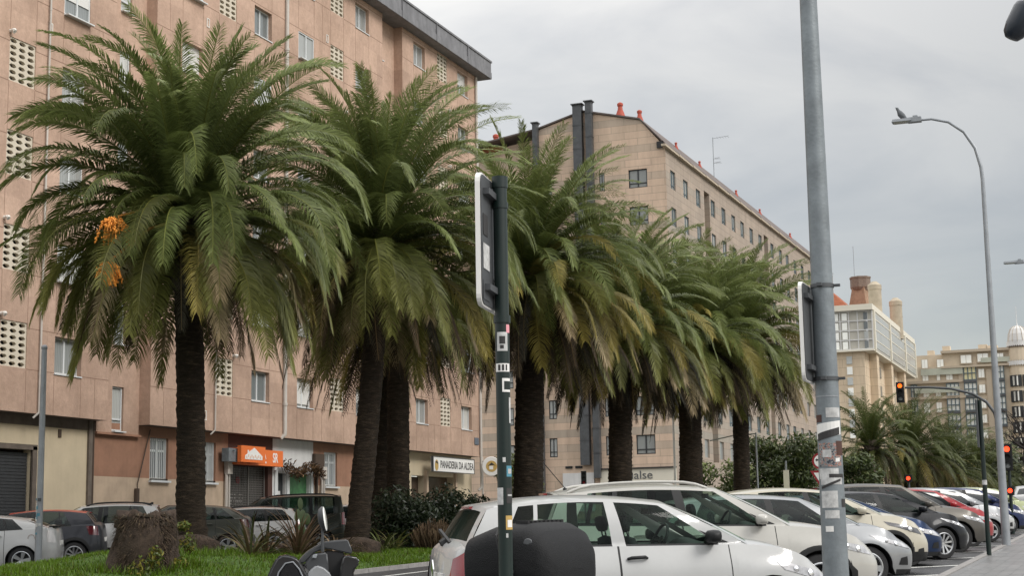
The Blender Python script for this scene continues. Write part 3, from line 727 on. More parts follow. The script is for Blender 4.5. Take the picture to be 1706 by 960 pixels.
class Car:
    def __init__(s, p):
        s.__dict__.update(p)
        s.xf = s.L / 2 - s.fo; s.xr = s.xf - s.wb
    def half(s, x):
        n1, a1 = s.nf, .88; n2, a2 = s.nr, .60
        t = clamp((x - (s.L / 2 - a1)) / a1); u = clamp((-x - (s.L / 2 - a2)) / a2)
        k = (1 - t ** n1) ** (1 / n1) * (1 - u ** n2) ** (1 / n2)
        return s.W / 2 * k
    def sh(s, x):
        """height of the shoulder / belt line"""
        if x >= s.xc:
            h = (x - s.xc) / (s.L / 2 - s.xc); return lerp(s.b0, s.zn, h ** s.hp)
        if x >= s.xt: return lerp(s.b1, s.b0, (x - s.xt) / (s.xc - s.xt))
        return s.b1 - .06 * ((s.xt - x) / (s.xt + s.L / 2 + 1e-6)) ** 2
    def setback(s, x, z):
        zz = s.zn
        f = sstep((x - (s.L / 2 - .75)) / .75); r = sstep((-x - (s.L / 2 - .6)) / .6)
        tb = clamp((.42 - z) / .25); tt = clamp((z - .52) / max(.05, zz - .50))
        df = .05 * tb ** 1.5 + s.nose * tt ** 1.6
        tt2 = clamp((z - .55) / (s.b1 - .5)); dr = .08 * tb + s.tailb * tt2 ** 1.3
        return -df * f + dr * r
    def zb(s, x):
        z = s.sill; Ra = s.R + .055
        for xw in (s.xf, s.xr):
            d = abs(x - xw)
            if d < Ra: z = max(z, s.R - .01 + math.sqrt(Ra * Ra - d * d))
        return z
    def side(s, x, z):
        """half width at station x and height z"""
        t = clamp((z - s.sill) / (s.sh(min(x, s.xc)) - s.sill)) if x < s.xc else clamp((z - s.sill) / (s.b0 - s.sill))
        k = .935 + .065 * math.sin(PI * clamp(t * .9 + .1) ** .9) - .045 * clamp((t - .6) / .4) ** 1.6 + s.crease * math.exp(-((t - .72) / .09) ** 2)
        fl = 0
        for xw in (s.xf, s.xr):
            d = math.hypot(x - xw, z - s.R); fl = max(fl, math.exp(-((d - s.R - .06) / .09) ** 2))
        return (s.half(x) * k + .018 * fl * clamp(s.half(x) / (s.W / 2) * 2 - 1))
    def pt(s, x, z, off=0.0, sd=1):
        """point on the flank; x is the station (before the setback shear)"""
        e = .01
        def q(x, z): return Vector((x + s.setback(x, z), s.side(x, z), z))
        p = q(x, z)
        if off:
            n = (q(x - e, z) - q(x + e, z)).cross(q(x, z + e) - q(x, z - e))
            if n.length > 1e-9:
                n.normalize(); 
                if n.y < 0: n = -n
                p = p + n * off
        return Vector((p.x, p.y * sd, p.z))
    def stations(s):
        X = set()
        h = s.L / 2
        for k in range(15): X.add(round(h - .95 * (1 - math.sin(PI / 2 * k / 14)), 4))
        for k in range(11): X.add(round(-h + .60 * (1 - math.sin(PI / 2 * k / 10)), 4))
        Ra = s.R + .055
        for xw in (s.xf, s.xr):
            for k in range(15): X.add(round(xw + Ra * math.cos(PI * k / 14), 4))
        for d in s.doors:
            for e in d: X.add(round(e - .006, 4)); X.add(round(e + .006, 4))
        X.add(s.xc); X.add(s.xt)
        x = -h
        while x < h: X.add(round(x, 4)); x += .16
        X = sorted(X); out = [X[0]]
        for x in X[1:]:
            if x - out[-1] > .008: out.append(x)
        out[-1] = h
        return out
def patch(car, mb, quad, n=(6, 4), off=.004, sd=1, mi=0):
    """quad: four (x,z) corners a,b (bottom) c,d (top); bilinear patch laid on the flank"""
    a, b, c, d = quad; P = []
    for j in range(n[1] + 1):
        r = []
        for i in range(n[0] + 1):
            u, v = i / n[0], j / n[1]
            x = lerp(lerp(a[0], b[0], u), lerp(d[0], c[0], u), v); z = lerp(lerp(a[1], b[1], u), lerp(d[1], c[1], u), v)
            r.append(car.pt(x, z, off, sd))
        P.append(r)
    mb.grid(P, mi)
DEF = dict(L=4.05, W=1.72, H=1.49, wb=2.58, fo=.80, R=.31, zn=.70, b0=.93, b1=.99, xc=1.02, xrf=.28, xrr=-1.50, xt=-1.80, wr=.60, zrf=.115, zrr=.12, arch=.05,
           hp=1.7, nose=.22, tailb=.06, sill=.20, nf=3.3, nr=4.2, crease=.0, crown=.045, doors=[(-.20, .84)], clad=False, rails=None, bblack=True, rim=0, antenna=None, spoiler=.0,
           see=False, mirror='body', handle='body', head='lens', tail='tail', fog=False, roofcol=None, hl=None, tl=None, mz=None, liftband=None,
           win=None)
def make_car(name, label, p, col, group=None, metal=0, rough=.3):
    q = dict(DEF); q.update(p); c = Car(q)
    root = thing(name, label, c.cat if hasattr(c, 'cat') else 'car', group=group)
    body_m = paint(name + '_paint', col, metal, rough)
    gl = M[('glass' if c.see == 1 else 'glass_mid') if c.see else 'glass_dk']
    X = c.stations(); NR = 9; h = c.L / 2
    b = MB(); doors = [MB() for _ in c.doors for _s in (0, 1)]
    BL, ROOFM = 1, 2
    def row(x, sd):
        zb, zs = c.zb(x), c.sh(x)
        zb = min(zb, zs - .03)
        if zb < .45 and c.R > 0: pass
        r = [Vector((x + c.setback(x, zb), max(0, c.side(x, zb) - .22) * sd, zb - .0)), Vector((x + c.setback(x, zb), max(0, c.side(x, zb) - .02) * sd, zb - .012))]
        for i in range(NR + 1):
            t = i / NR; z = lerp(zb, zs, t); pt = c.pt(x, z); r.append(Vector((pt.x, pt.y * sd, z)))
        yb = r[-1].y; xx = r[-1].x
        for k in range(1, 7):    # bonnet / deck, rounded at the shoulder
            a = k / 6; y = yb * (1 - a); hh = (x - c.xc) / (h - c.xc) if x > c.xc else 0
            cr = (.075 - .035 * hh) * clamp(abs(yb) / (c.W / 2) * 1.3)
            r.append(Vector((xx, y, zs + cr * (1 - (1 - a) ** 2.4))))
        return r
    for sd in (1, -1):
        rows_ = [row(x, sd) for x in X]
        for i in range(len(X) - 1):
            xm = (X[i] + X[i + 1]) / 2
            gap = any(abs(xm - e) < .0065 for d in c.doors for e in d)
            dn = next((k for k, d in enumerate(c.doors) if d[0] < xm < d[1]), None)
            for j in range(len(rows_[0]) - 1):
                if j > NR + 1 and c.xt - .02 < xm < c.xc: continue
                A_, B_, C_, D_ = rows_[i][j], rows_[i + 1][j], rows_[i + 1][j + 1], rows_[i][j + 1]
                zc = (A_.z + C_.z) / 2
                mi = 0
                if gap and j >= 2: mi = BL
                if j < 2: mi = BL
                if c.clad and j >= 2 and (zc < .40 or min(math.hypot(xm - c.xf, zc - c.R), math.hypot(xm - c.xr, zc - c.R)) < c.R + .11): mi = BL
                if zc < .27 and j >= 2 and not c.clad and abs(xm) > h - .6: mi = BL
                if dn is not None and not gap and 2 < j <= NR + 1 and mi == 0: doors[dn * 2 + (sd < 0)].quad(A_, B_, C_, D_)
                else: b.quad(A_, B_, C_, D_, mi)
    # ---- greenhouse
    def rz(x):
        t = clamp((x - c.xrf) / (c.xrr - c.xrf)); return lerp(c.H - c.zrf, c.H - c.zrr, t) + 4 * (min(c.zrf, c.zrr) - c.crown + .005) * t * (1 - t) * .98
    bp = [(c.xc, c.xrf, None)]
    for i, (s0, e0) in enumerate(c.win): bp += [(s0[0], s0[1], ('W', i)), (e0[0], e0[1], None)]
    bp.append((c.xt, c.xrr, None))
    cols = []
    for k in range(len(bp) - 1):
        n = 5 if bp[k][2] else (2 if k not in (0, len(bp) - 2) else 3)
        for i in range(n): cols.append((lerp(bp[k][0], bp[k + 1][0], i / n), lerp(bp[k][1], bp[k + 1][1], i / n), bp[k][2], k))
    cols.append((bp[-1][0], bp[-1][1], None, len(bp) - 1))
    T = [0, .035, .10, .3, .5, .7, .86, .93, 1.0]
    wins = [[MB(), MB()] for _ in c.win]
    def gp(xb, xt, t, sd):
        pb = c.pt(xb, c.sh(xb)); zt = rz(xt) - .015
        inset = .012 if t > 0 else 0
        x = lerp(xb, xt, t) + (c.setback(xb, c.sh(xb)) * (1 - t)); y0 = pb.y - inset; wr = c.wr * (1 - .05 * clamp((-xt - .3 + c.xrr + 1.2)))
        y = lerp(y0, wr, t) + .035 * math.sin(PI * t) * .8
        return Vector((x, y * sd, lerp(pb.z, zt, t ** .96)))
    for si, sd in enumerate((1, -1)):
        for i in range(len(cols) - 1):
            w_ = cols[i][2]
            for j in range(len(T) - 1):
                P = [gp(cols[i][0], cols[i][1], T[j], sd), gp(cols[i + 1][0], cols[i + 1][1], T[j], sd), gp(cols[i + 1][0], cols[i + 1][1], T[j + 1], sd), gp(cols[i][0], cols[i][1], T[j + 1], sd)]
                tm = (T[j] + T[j + 1]) / 2
                if w_ and .035 < tm < .93:
                    k = i; first = cols[i - 1][2] != w_; last = cols[i + 1][2] != w_
                    wins[w_[1]][si].quad(*P)
                else:
                    inner = 0 < cols[i][3] < len(bp) - 2
                    mi = BL if (w_ or (inner and c.bblack and tm < .93)) and (tm < .03 or inner) else 0
                    if w_ and tm > .93: mi = 0
                    b.quad(*P, mi)
    # roof
    NX, NY = 14, 10; P = []
    for i in range(NX + 1):
        xt = lerp(c.xrf, c.xrr, i / NX); r = []
        for j in range(NY + 1):
            a = 1 - 2 * j / NY; e = gp(c.xrf, xt, 1, 1); bow = .05 * (1 - a * a) * (1 if i == 0 else (-.6 if i == NX else 0)) if i in (0, NX) else 0
            r.append(Vector((xt + bow, e.y * a, rz(xt) - .015 + (c.crown + .0) * (1 - abs(a) ** 2.6))))
        P.append(r)
    b.grid(P, ROOFM)
    ws = MB(); rw = MB()
    def screen(mbg, xb, xt, bow0, bow1, z0, rows_, glassrows, zlift=.0):
        P = []
        for v in rows_:
            r = []
            for j in range(13):
                a = 1 - 2 * j / 12; lo = c.pt(xb, c.sh(xb)); hi = gp(xb, xt, 1, 1)
                y = lerp(lo.y, hi.y, v) * a; x = lerp(lo.x + bow0 * (1 - a * a), xt + bow1 * (1 - a * a), v)
                z = lerp(lo.z + z0 * (1 - abs(a) ** 2.4), hi.z + c.crown * (1 - abs(a) ** 2.6), v) + .02 * math.sin(PI * v)
                r.append(Vector((x, y, z)))
            P.append(r)
        for i in range(len(rows_) - 1):
            for j in range(12):
                vm = (rows_[i] + rows_[i + 1]) / 2; g_ = glassrows[0] < vm < glassrows[1] and 0 < j < 11
                (mbg if g_ else b).quad(P[i][j], P[i + 1][j], P[i + 1][j + 1], P[i][j + 1], 0 if (g_ or not (glassrows[0] < vm < glassrows[1])) else 0)
    screen(ws, c.xc, c.xrf, .20, .05, .04, [0, .03, .2, .4, .6, .8, .97, 1], (.02, .98))
    screen(rw, c.xt, c.xrr, -.05, -.03, .03, [0, .12, .3, .5, .7, .86, 1], (.1, .88))
    mats = [body_m, M['plastic'], M[c.roofcol] if c.roofcol else body_m]
    o = b.build('body', mats, root, 38, merge=True)
    for k, d in enumerate(doors):
        if d.v:
            dd = d.build('door', body_m, root, 40, merge=True)
            sd = 1 if k % 2 == 0 else -1; x0, x1 = c.doors[k // 2]
            hx = x0 + .17; hz = c.sh(hx) - .125
            hm = MB(); hp_ = [c.pt(hx - .10, hz, .012, sd), c.pt(hx - .07, hz, .042, sd), c.pt(hx + .07, hz + .004, .045, sd), c.pt(hx + .10, hz + .004, .012, sd)]
            hm.tube(hp_, [.014, .017, .017, .014], 8); hm.build('handle', M['plastic'] if c.handle == 'black' else (M['chrome'] if c.handle == 'chrome' else body_m), dd, 60)
    for wi in wins:
        for m_ in wi: m_.build('side_window', gl, root, 60, merge=True)
    ws.build('windscreen', gl, root, 60, merge=True); rw.build('rear_window', gl, root, 60, merge=True)
    # underbody
    m = MB(); m.box((0, 0, .34), (c.L - .7, c.W - .62, .26)); m.box(((c.xf + c.xr) / 2, 0, .36), (c.wb - 2 * c.R - .14, c.W - .22, .22)); m.build('underbody', M['black'], root)
    for xw in (c.xf, c.xr):
        for sd in (1, -1):
            m = MB(); P = []
            for k in range(9):
                a = PI * k / 8; P.append([Vector((xw + (c.R + .05) * math.cos(a), sd * (c.W / 2 - .30), c.R + (c.R + .05) * math.sin(a))), Vector((xw + (c.R + .05) * math.cos(a), sd * (c.W / 2 - .03), c.R + (c.R + .05) * math.sin(a)))])
            m.grid(P); m.add([r[0] for r in P], [tuple(range(9))]); m.build('wheel_arch', M['black'], root)
    # wheels
    for xw in (c.xf, c.xr):
        for sd in (1, -1):
            wh = bpy.data.objects.new('wheel', None); COL.objects.link(wh); wh.parent = root; wh.location = (xw, sd * (c.W / 2 - .125), c.R)
            wh.rotation_euler = (0, .4 * xw, 0 if sd > 0 else PI); wh.scale = (c.R / .31,) * 3; wh.empty_display_size = .1
            inst('tyre', TYRE, wh); inst('rim', RIMS[c.rim], wh); inst('brake_disc', DISC, wh)
    hl = c.hl or [(h - .72, c.zn - .05), (h - .16, c.zn - .17), (h - .20, c.zn - .05), (h - .80, c.zn + .035)]
    tl = c.tl or [(-h + .10, c.b1 - .27), (-h + .34, c.b1 - .24), (-h + .42, c.b1 - .02), (-h + .12, c.b1 - .03)]
    for sd in (1, -1):
        m = MB(); patch(c, m, hl, (8, 4), .006, sd); hd = m.build('headlight', M[c.head], root, 60)
        m = MB()
        cx = (hl[0][0] + hl[1][0] + hl[2][0] + hl[3][0]) / 4; cz = sum(p[1] for p in hl) / 4
        for dx, rr in ((.12, .042), (-.08, .032)):
            P0 = c.pt(cx + dx, cz - dx * .22, .010, sd); m.lathe([(rr, 0), (rr * .5, .012), (0, .015)], 12, Matrix.Translation(P0) @ (c.pt(cx + dx, cz, .05, sd) - c.pt(cx + dx, cz, 0, sd)).to_track_quat('Z', 'Y').to_matrix().to_4x4())
        m.build('bulb', M['chrome'], hd, 60)
        m = MB(); patch(c, m, tl, (5, 5), .006, sd); m.build('tail_light', M[c.tail], root, 60)
        if c.fog:
            m = MB(); patch(c, m, [(h - .40, .34), (h - .22, .33), (h - .24, .46), (h - .36, .44)], (4, 3), .006, sd); m.build('fog_lamp', M['plastic'], root, 60)
        # mirrors
        mx = c.win[0][0][0] - .10 if c.mz is None else c.mz[0]; mzz = c.sh(mx) + .085
        y0 = c.pt(mx, c.sh(mx)).y
        m = MB(); P = []
        for i in range(9):
            a = PI * i / 8 - PI / 2; r = []
            for k in range(12):
                th = 2 * PI * k / 12; cs, sn = math.cos(th), math.sin(th)
                sq = lambda v: math.copysign(abs(v) ** .6, v)
                r.append(Vector((mx + .075 * sq(cs) * math.cos(a) ** .6, sd * (y0 + .115 + .10 * math.sin(a)), mzz + .065 * sq(sn) * math.cos(a) ** .6)))
            r.append(r[0]); P.append(r)
        m.grid(P); mo = m.build('wing_mirror', M['plastic'] if c.mirror == 'black' else body_m, root, 60, merge=True)
        m = MB(); m.box((mx + .01, sd * (y0 + .02), mzz - .055), (.09, .16, .035)); m.build('mirror_arm', M['plastic'], mo)
        # black sail panel ahead of the front window
        m = MB(); s0 = c.win[0][0]
        m.add([gp(s0[0] + .012, s0[1], .05, sd) + Vector((0, .006 * sd, 0)), gp(s0[0] + .20 * min(1, (c.xc - s0[0]) * 2.5), s0[1], .05, sd) + Vector((0, .006 * sd, 0)), gp(s0[0], s0[1] + .008, .34, sd) + Vector((.01, .006 * sd, 0))], [(0, 1, 2)]); m.build('sail_panel', M['plastic'], root)
    m = MB(); m.box((h - .012, 0, .42), (.03, .80, .16)); m.build('grille', M['plastic'], root)
    m = MB(); m.box((h + .004, 0, .40), (.012, .5, .105)); m.build('front_plate', M['sign_white'], root)
    m = MB(); m.box((-h + .02, 0, .70 if not c.liftband else .45), (.02, .5, .11)); m.build('rear_plate', M['sign_white'], root)
    if c.rails:
        for sd in (1, -1):
            m = MB(); pts = []
            for i in range(13):
                xt = lerp(c.xrf - .12, c.xrr + .10, i / 12); e = gp(c.xrf, xt, 1, sd); lift = .055 * min(1, min(i, 12 - i) / 1.4)
                pts.append((xt, e.y - .035 * sd, e.z + .012 + lift))
            m.tube(pts, .019, 8); m.build('roof_rail', M[c.rails] if c.rails != 'body' else body_m, root, 60)
    if c.antenna:
        m = MB(); xa = c.xrr + .18; za = rz(xa) + c.crown - .02
        if c.antenna == 'whip': m.tube([(xa, 0, za), (xa - .02, 0, za + .03)], [.03, .018], 8); m.tube([(xa, 0, za + .02), (xa - .28, 0, za + .36)], .006, 6)
        else: m.prism([(xa + .1, -.02, za - .01), (xa - .08, -.02, za - .01), (xa - .08, -.02, za + .06), (xa - .03, -.02, za + .06)], (0, .04, 0))
        m.build('antenna', M['plastic'], root, 60)
    if c.spoiler:
        m = MB(); P = []
        for i in range(4):
            r = []
            for j in range(9):
                a = 1 - j / 4; t = i / 3; e = gp(c.xrf, c.xrr, 1, 1)
                r.append(Vector((c.xrr + .08 - c.spoiler * t * (1 - .15 * a * a), e.y * a * .97, rz(c.xrr) - .008 + c.crown * (1 - abs(a) ** 2.6) - .02 * t)))
            P.append(r)
        m.grid(P); P2 = [[v - Vector((0, 0, .045 * (1 - i / 3.2))) for v in r] for i, r in enumerate(P)]; m.grid(P2); m.grid([P[-1], P2[-1]])
        m.build('spoiler', body_m, root, 50)
        m = MB(); m.box((c.xrr - c.spoiler + .045, 0, rz(c.xrr) + c.crown - .045), (.05, .34, .025)); m.build('brake_light', M['tail'], root)
    if c.see:
        m = MB(); zd = c.b0 - .30
        m.box(((c.xc + c.xt) / 2, 0, zd - .1), (c.xc - c.xt - .15, c.W - .34, .2))
        for sd in (1, -1): m.box(((c.xc + c.xt) / 2, sd * (c.W / 2 - .155), zd + .09), (c.xc - c.xt - .35, .03, .36))
        m.build('cabin_trim', M['seat'], root)
        m = MB(); P = []
        for i in range(7):
            a = i / 6; r = []
            for j in range(7):
                y = lerp(-.60, .60, j / 6); r.append(Vector((c.xc + .02 - .42 * a, y, c.b0 - .01 + .03 * math.sin(PI * a) + (.045 if abs(y - .33) < .25 and .5 < a < .95 else 0) - .22 * max(0, a - .8) * 5 * .3)))
            P.append(r)
        m.grid(P); m.box((c.xc - .22, 0, c.b0 - .16), (.36, 1.2, .28)); m.build('dashboard', M['plastic'], root, 50)
        m = MB(); sx = c.xc - .52; MT = Matrix.Translation((sx, .34, c.b0 + .035)) @ Matrix.Rotation(R_(-66), 4, 'Y')
        pts = [MT @ Vector((.18 * math.cos(2 * PI * k / 20), .18 * math.sin(2 * PI * k / 20), 0)) for k in range(21)]
        m.tube(pts, .016, 8, cap=False)
        for k in (0, 1, 2): a = PI * (.5 + k * .5); m.tube([MT @ Vector((0, 0, -.03)), MT @ Vector((.17 * math.cos(a), .17 * math.sin(a), 0))], .018, 6)
        m.lathe([(0, .0), (.06, -.01), (.05, -.05)], 12, MT); m.build('steering_wheel', M['plastic'], root, 50)
        for (x, y, k) in ((c.xc - 1.02, .35, 1), (c.xc - 1.02, -.35, 1), (c.xc - 1.88, .33, .9), (c.xc - 1.88, -.33, .9)):
            m = MB(); MT = Matrix.Translation((x, y, zd)) @ Matrix.Rotation(R_(-14), 4, 'Y')
            for (cx, cz, dx, dy, dz) in ((0, .20, .13, .46, .44), (-.0, .52 * k + .02, .09, .25, .17)):
                P = []
                for i in range(7):
                    a = PI * i / 6 - PI / 2; r = []
                    for q_ in range(13):
                        th = 2 * PI * q_ / 12; sq = lambda v: math.copysign(abs(v) ** .55, v)
                        r.append(MT @ Vector((cx + dx / 2 * sq(math.cos(th)) * max(0, math.cos(a)) ** .5, dy / 2 * sq(math.sin(th)) * max(0, math.cos(a)) ** .4, cz + dz / 2 * math.sin(a))))
                    P.append(r)
                m.grid(P)
            m.tube([MT @ Vector((0, -.06, .4)), MT @ Vector((0, -.06, .52))], .008, 6); m.tube([MT @ Vector((0, .06, .4)), MT @ Vector((0, .06, .52))], .008, 6)
            m.build('seat', M['seat'], root, 60)
        m = MB(); zi = rz(c.xrf - .1) - .10; m.box((c.xrf + .02, 0, zi), (.03, .22, .06)); m.build('inner_mirror', M['plastic'], root)
    return root, c
PARK = 'cars parked at an angle along the right pavement'
PARKL = 'cars parked at an angle in front of the salmon apartment block'
def nose_place(root, c, X, Y, heading=60):
    """put the right front corner of the nose at X,Y"""
    a = R_(heading); f = Vector((math.sin(a), math.cos(a))); r = Vector((math.cos(a), -math.sin(a)))
    p = Vector((X, Y)) - f * (c.L / 2 - .10) - r * (c.W / 2 * .80); street_place(root, p.x, p.y, heading)
def tail_place(root, c, X, Y, heading):
    a = R_(heading); f = Vector((math.sin(a), math.cos(a)))
    side = Vector((math.cos(a), -math.sin(a)))
    p = Vector((X, Y)) + f * (c.L / 2 - .05) + side * (c.W / 2 * .75) * 0; street_place(root, p.x, p.y, heading)
hatch3 = [((.66, .20), (-.10, -.12)), ((-.30, -.28), (-1.32, -1.10))]
hatch5 = [((.72, .22), (-.10, -.14)), ((-.22, -.24), (-1.02, -.95)), ((-1.08, -1.02), (-1.45, -1.15))]
CW = (.50, .505, .50)
# 1: the near white hatchback
p = dict(L=4.03, W=1.71, H=1.50, wb=2.55, fo=.82, R=.305, zn=.73, b0=.955, b1=1.00, xc=.98, xrf=.18, xrr=-1.62, xt=-1.88, win=[((.68, .06), (-.28, -.36)), ((-.42, -.46), (-1.18, -1.12)), ((-1.22, -1.16), (-1.54, -1.30))],
         doors=[(-.36, .78), (-1.04, -.37)], see=1, crease=.010, mirror='black', handle='black', bblack=False, spoiler=.10, nose=.20, hp=1.55,
         hl=[(1.33, .70), (1.86, .56), (1.83, .67), (1.24, .80)], tl=[(-2.004, .64), (-1.90, .70), (-1.90, .97), (-1.985, .90)])
r, c = make_car('parked_hatchback', 'white hatchback nearest the camera with black door handles and black door mirror', p, (.45, .455, .45), PARK)
nose_place(r, c, -2.80, 16.0, 54)
m = MB()
m.prism([(-2.035, y, z) for y, z in ((0, .70), (.045, .79), (0, .88), (-.045, .79))], (-.012, 0, 0)); m.build('badge', M['chrome'], r)
m = MB(); m.box((-1.90, .05, 1.10), (.03, .50, .03), Matrix.Rotation(R_(14), 3, 'X')); m.tube([(-1.95, 0, 1.02), (-1.88, 0, 1.06)], .05, 8); m.build('rear_wiper', M['plastic'], r)
# 2: white crossover with roof rails
p2 = dict(L=4.55, W=1.80, H=1.63, wb=2.70, fo=.92, R=.345, zn=.82, b0=1.04, b1=1.12, xc=1.00, xrf=.12, xrr=-1.88, xt=-2.10, wr=.62, zrf=.10, zrr=.12, sill=.24, win=[((.70, .02), (-.30, -.36)), ((-.42, -.48), (-1.24, -1.16)), ((-1.30, -1.22), (-1.78, -1.52))],
          doors=[(-.38, .80), (-1.08, -.39)], see=1, clad=True, rails='body', antenna='whip', spoiler=.16, nose=.22, crease=.012, hp=1.5, R_=0)
r, c = make_car('parked_crossover', 'white crossover with white roof rails and a whip antenna behind the near white hatchback', p2, (.45, .44, .405), PARK)
nose_place(r, c, -2.95, 20.3)
# 3: silver hatch with white-silver pillar
p3 = dict(L=4.25, W=1.78, H=1.47, wb=2.62, fo=.88, R=.315, zn=.72, b0=.93, b1=1.0, xc=1.16, xrf=.34, xrr=-1.55, xt=-1.90, win=[((.78, .22), (-.14, -.18)), ((-.26, -.28), (-1.05, -.98)), ((-1.1, -1.04), (-1.48, -1.22))],
          doors=[(-.22, .92), (-1.0, -.23)], see=2, nose=.26, fog=True, hl=[(1.40, .72), (2.00, .56), (1.94, .67), (1.26, .80)])
r, c = make_car('parked_hatchback', 'silver hatchback with round fog lamp between the white crossover and the cream one', p3, (.28, .29, .30), PARK, .35)
nose_place(r, c, -3.05, 24.6)
# 4: cream crossover
p4 = dict(L=4.14, W=1.77, H=1.57, wb=2.53, fo=.86, R=.335, zn=.84, b0=1.03, b1=1.13, xc=1.10, xrf=.26, xrr=-1.52, xt=-1.84, wr=.61, sill=.24, win=[((.80, .18), (-.12, -.18)), ((-.24, -.28), (-1.2, -1.04))],
          doors=[(-.20, .90), (-1.0, -.21)], see=1, clad=True, nose=.20, head='lens_dark', crease=.012, hl=[(1.18, .86), (1.86, .68), (1.84, .79), (1.10, .93)], fog=True, hp=1.6)
r, c = make_car('parked_crossover', 'cream crossover with smoked headlamps and black lower cladding', p4, (.50, .465, .375), PARK)
nose_place(r, c, -3.22, 28.2)
# 5: blue
p5 = dict(p3); p5.update(L=4.32, H=1.42, see=0, head='lens', hl=None)
r, c = make_car('parked_hatchback', 'dark blue hatchback mostly hidden behind the cream crossover', p5, (.012, .028, .075), PARK, .3)
nose_place(r, c, -3.32, 31.4)
# 6: black
p6 = dict(L=4.36, W=1.82, H=1.48, wb=2.65, fo=.90, R=.33, zn=.75, b0=.96, b1=1.05, xc=1.25, xrf=.34, xrr=-1.62, xt=-1.96, win=[((.86, .22), (-.12, -.16)), ((-.24, -.28), (-1.05, -1.0)), ((-1.1, -1.05), (-1.6, -1.3))],
          doors=[(-.22, 1.0), (-1.0, -.23)], see=2, rim=1, nose=.24, hl=[(1.40, .77), (2.02, .62), (1.98, .72), (1.22, .86)])
r, c = make_car('parked_hatchback', 'black hatchback with alloy wheels between the cream crossover and the brown-grey one', p6, (.012, .013, .016), PARK, .2)
nose_place(r, c, -3.12, 34.7, 46)
# 7: brown grey SUV
p7 = dict(p2); p7.update(L=4.45, H=1.66, see=2, rails=None, antenna=None, clad=False, spoiler=.12, xrr=-1.75, xt=-2.05)
r, c = make_car('parked_crossover', 'brown-grey metallic crossover behind the black hatchback', p7, (.105, .098, .088), PARK, .5, .35)
nose_place(r, c, -3.0, 38.2)
pw = dict(p3); pw.update(see=0)
pm = dict(DEF); pm = dict(L=4.0, W=1.72, H=1.54, wb=2.5, fo=.78, R=.30, zn=.78, b0=.98, b1=1.04, xc=1.22, xrf=.42, xrr=-1.55, xt=-1.82, win=[((.84, .32), (-.06, -.08)), ((-.18, -.2), (-1.35, -1.2))], doors=[(-.15, .95), (-.95, -.16)], nose=.20)
for (nm, lab, par, col_, me_, X_, Y_) in (
    ('parked_hatchback', 'red hatchback showing its bonnet beyond the brown-grey crossover', pm, (.33, .012, .018), 0, -3.12, 41.7),
    ('parked_hatchback', 'small silver hatchback next after the red one', pm, (.33, .34, .35), .4, -2.95, 45.2),
    ('parked_hatchback', 'white hatchback between the small silver car and the dark blue car', pw, CW, 0, -3.05, 48.7),
    ('parked_hatchback', 'dark navy hatchback with its nose beside the far lamp post', pm, (.02, .03, .085), .2, -2.93, 52.3),
    ('parked_hatchback', 'pale cream hatchback just past the dark navy car', pw, (.48, .46, .38), 0, -3.03, 55.8),
    ('parked_hatchback', 'pale green hatchback last in the pavement row', pm, (.33, .37, .20), .1, -2.9, 59.3)):
    r, c = make_car(nm, lab, par, col_, PARK, me_); nose_place(r, c, X_, Y_)
r, c = make_car('parked_crossover', 'white car seen from behind at the far right edge beyond the row', dict(p4, see=0), CW); street_place(r, -3.6, 68.0, -6)
# far-side row
HD = -120
q1 = dict(L=4.46, W=1.745, H=1.49, wb=2.70, fo=.93, R=.315, zn=.72, b0=.93, b1=1.06, xc=1.35, xrf=.10, xrr=-1.45, xt=-2.02, wr=.58, zrf=.06, zrr=.22, win=[((.92, .05), (-.10, -.15)), ((-.2, -.22), (-1.02, -.9)), ((-1.06, -.96), (-1.42, -1.12))], doors=[(-.18, .95), (-1.0, -.19)], see=2, rim=0, nose=.25, tail='tail_clear', tl=[(-2.18, .70), (-1.98, .74), (-2.0, 1.02), (-2.14, 1.0)])
r, c = make_car('parked_hatchback', 'white fastback hatchback at the left edge of the picture', q1, CW, PARKL); tail_place(r, c, -24.15, 31.65, HD)
m = MB(); m.box((-2.10, 0, 1.10), (.22, 1.2, .03)); m.box((-2.05, .5, 1.05), (.1, .04, .1)); m.box((-2.05, -.5, 1.05), (.1, .04, .1)); m.build('rear_wing', M['plastic'], r)
m = MB(); pt = c.pt(-1.55, .86, .003, 1); 
for sd in (1, -1): m.lathe([(.075, 0), (.08, .003), (.07, .004)], 20, Matrix.Translation(c.pt(-1.62, .84, .002, sd)) @ Matrix.Rotation(-sd * PI / 2, 4, 'X'))
m.build('fuel_flap', M['joint'], r)
q2 = dict(L=4.15, W=1.76, H=1.52, wb=2.58, fo=.85, R=.33, zn=.80, b0=.98, b1=1.08, xc=1.15, xrf=.30, xrr=-1.60, xt=-1.90, win=[((.80, .20), (-.10, -.14)), ((-.22, -.25), (-1.0, -.92)), ((-1.02, -.95), (-1.28, -1.02))], doors=[(-.18, .92), (-1.0, -.19)], rim=1, roofcol='sign_red_roof', clad=True, tail='tail_dark', spoiler=.12, see=2)
M['sign_red_roof'] = paint('coral_red_roof', (.50, .085, .06))
r, c = make_car('parked_crossover', 'dark grey crossover with a coral red roof beside the white fastback', q2, (.035, .037, .043), PARKL, .3); tail_place(r, c, -25.0, 34.6, HD)
q3 = dict(p2); q3.update(L=4.5, H=1.66, see=2, rails='plastic', antenna='fin', spoiler=.1)
r, c = make_car('parked_crossover', 'white sport utility car with black roof rails half hidden behind the cut palm stump', q3, CW, PARKL); tail_place(r, c, -25.3, 38.0, HD)
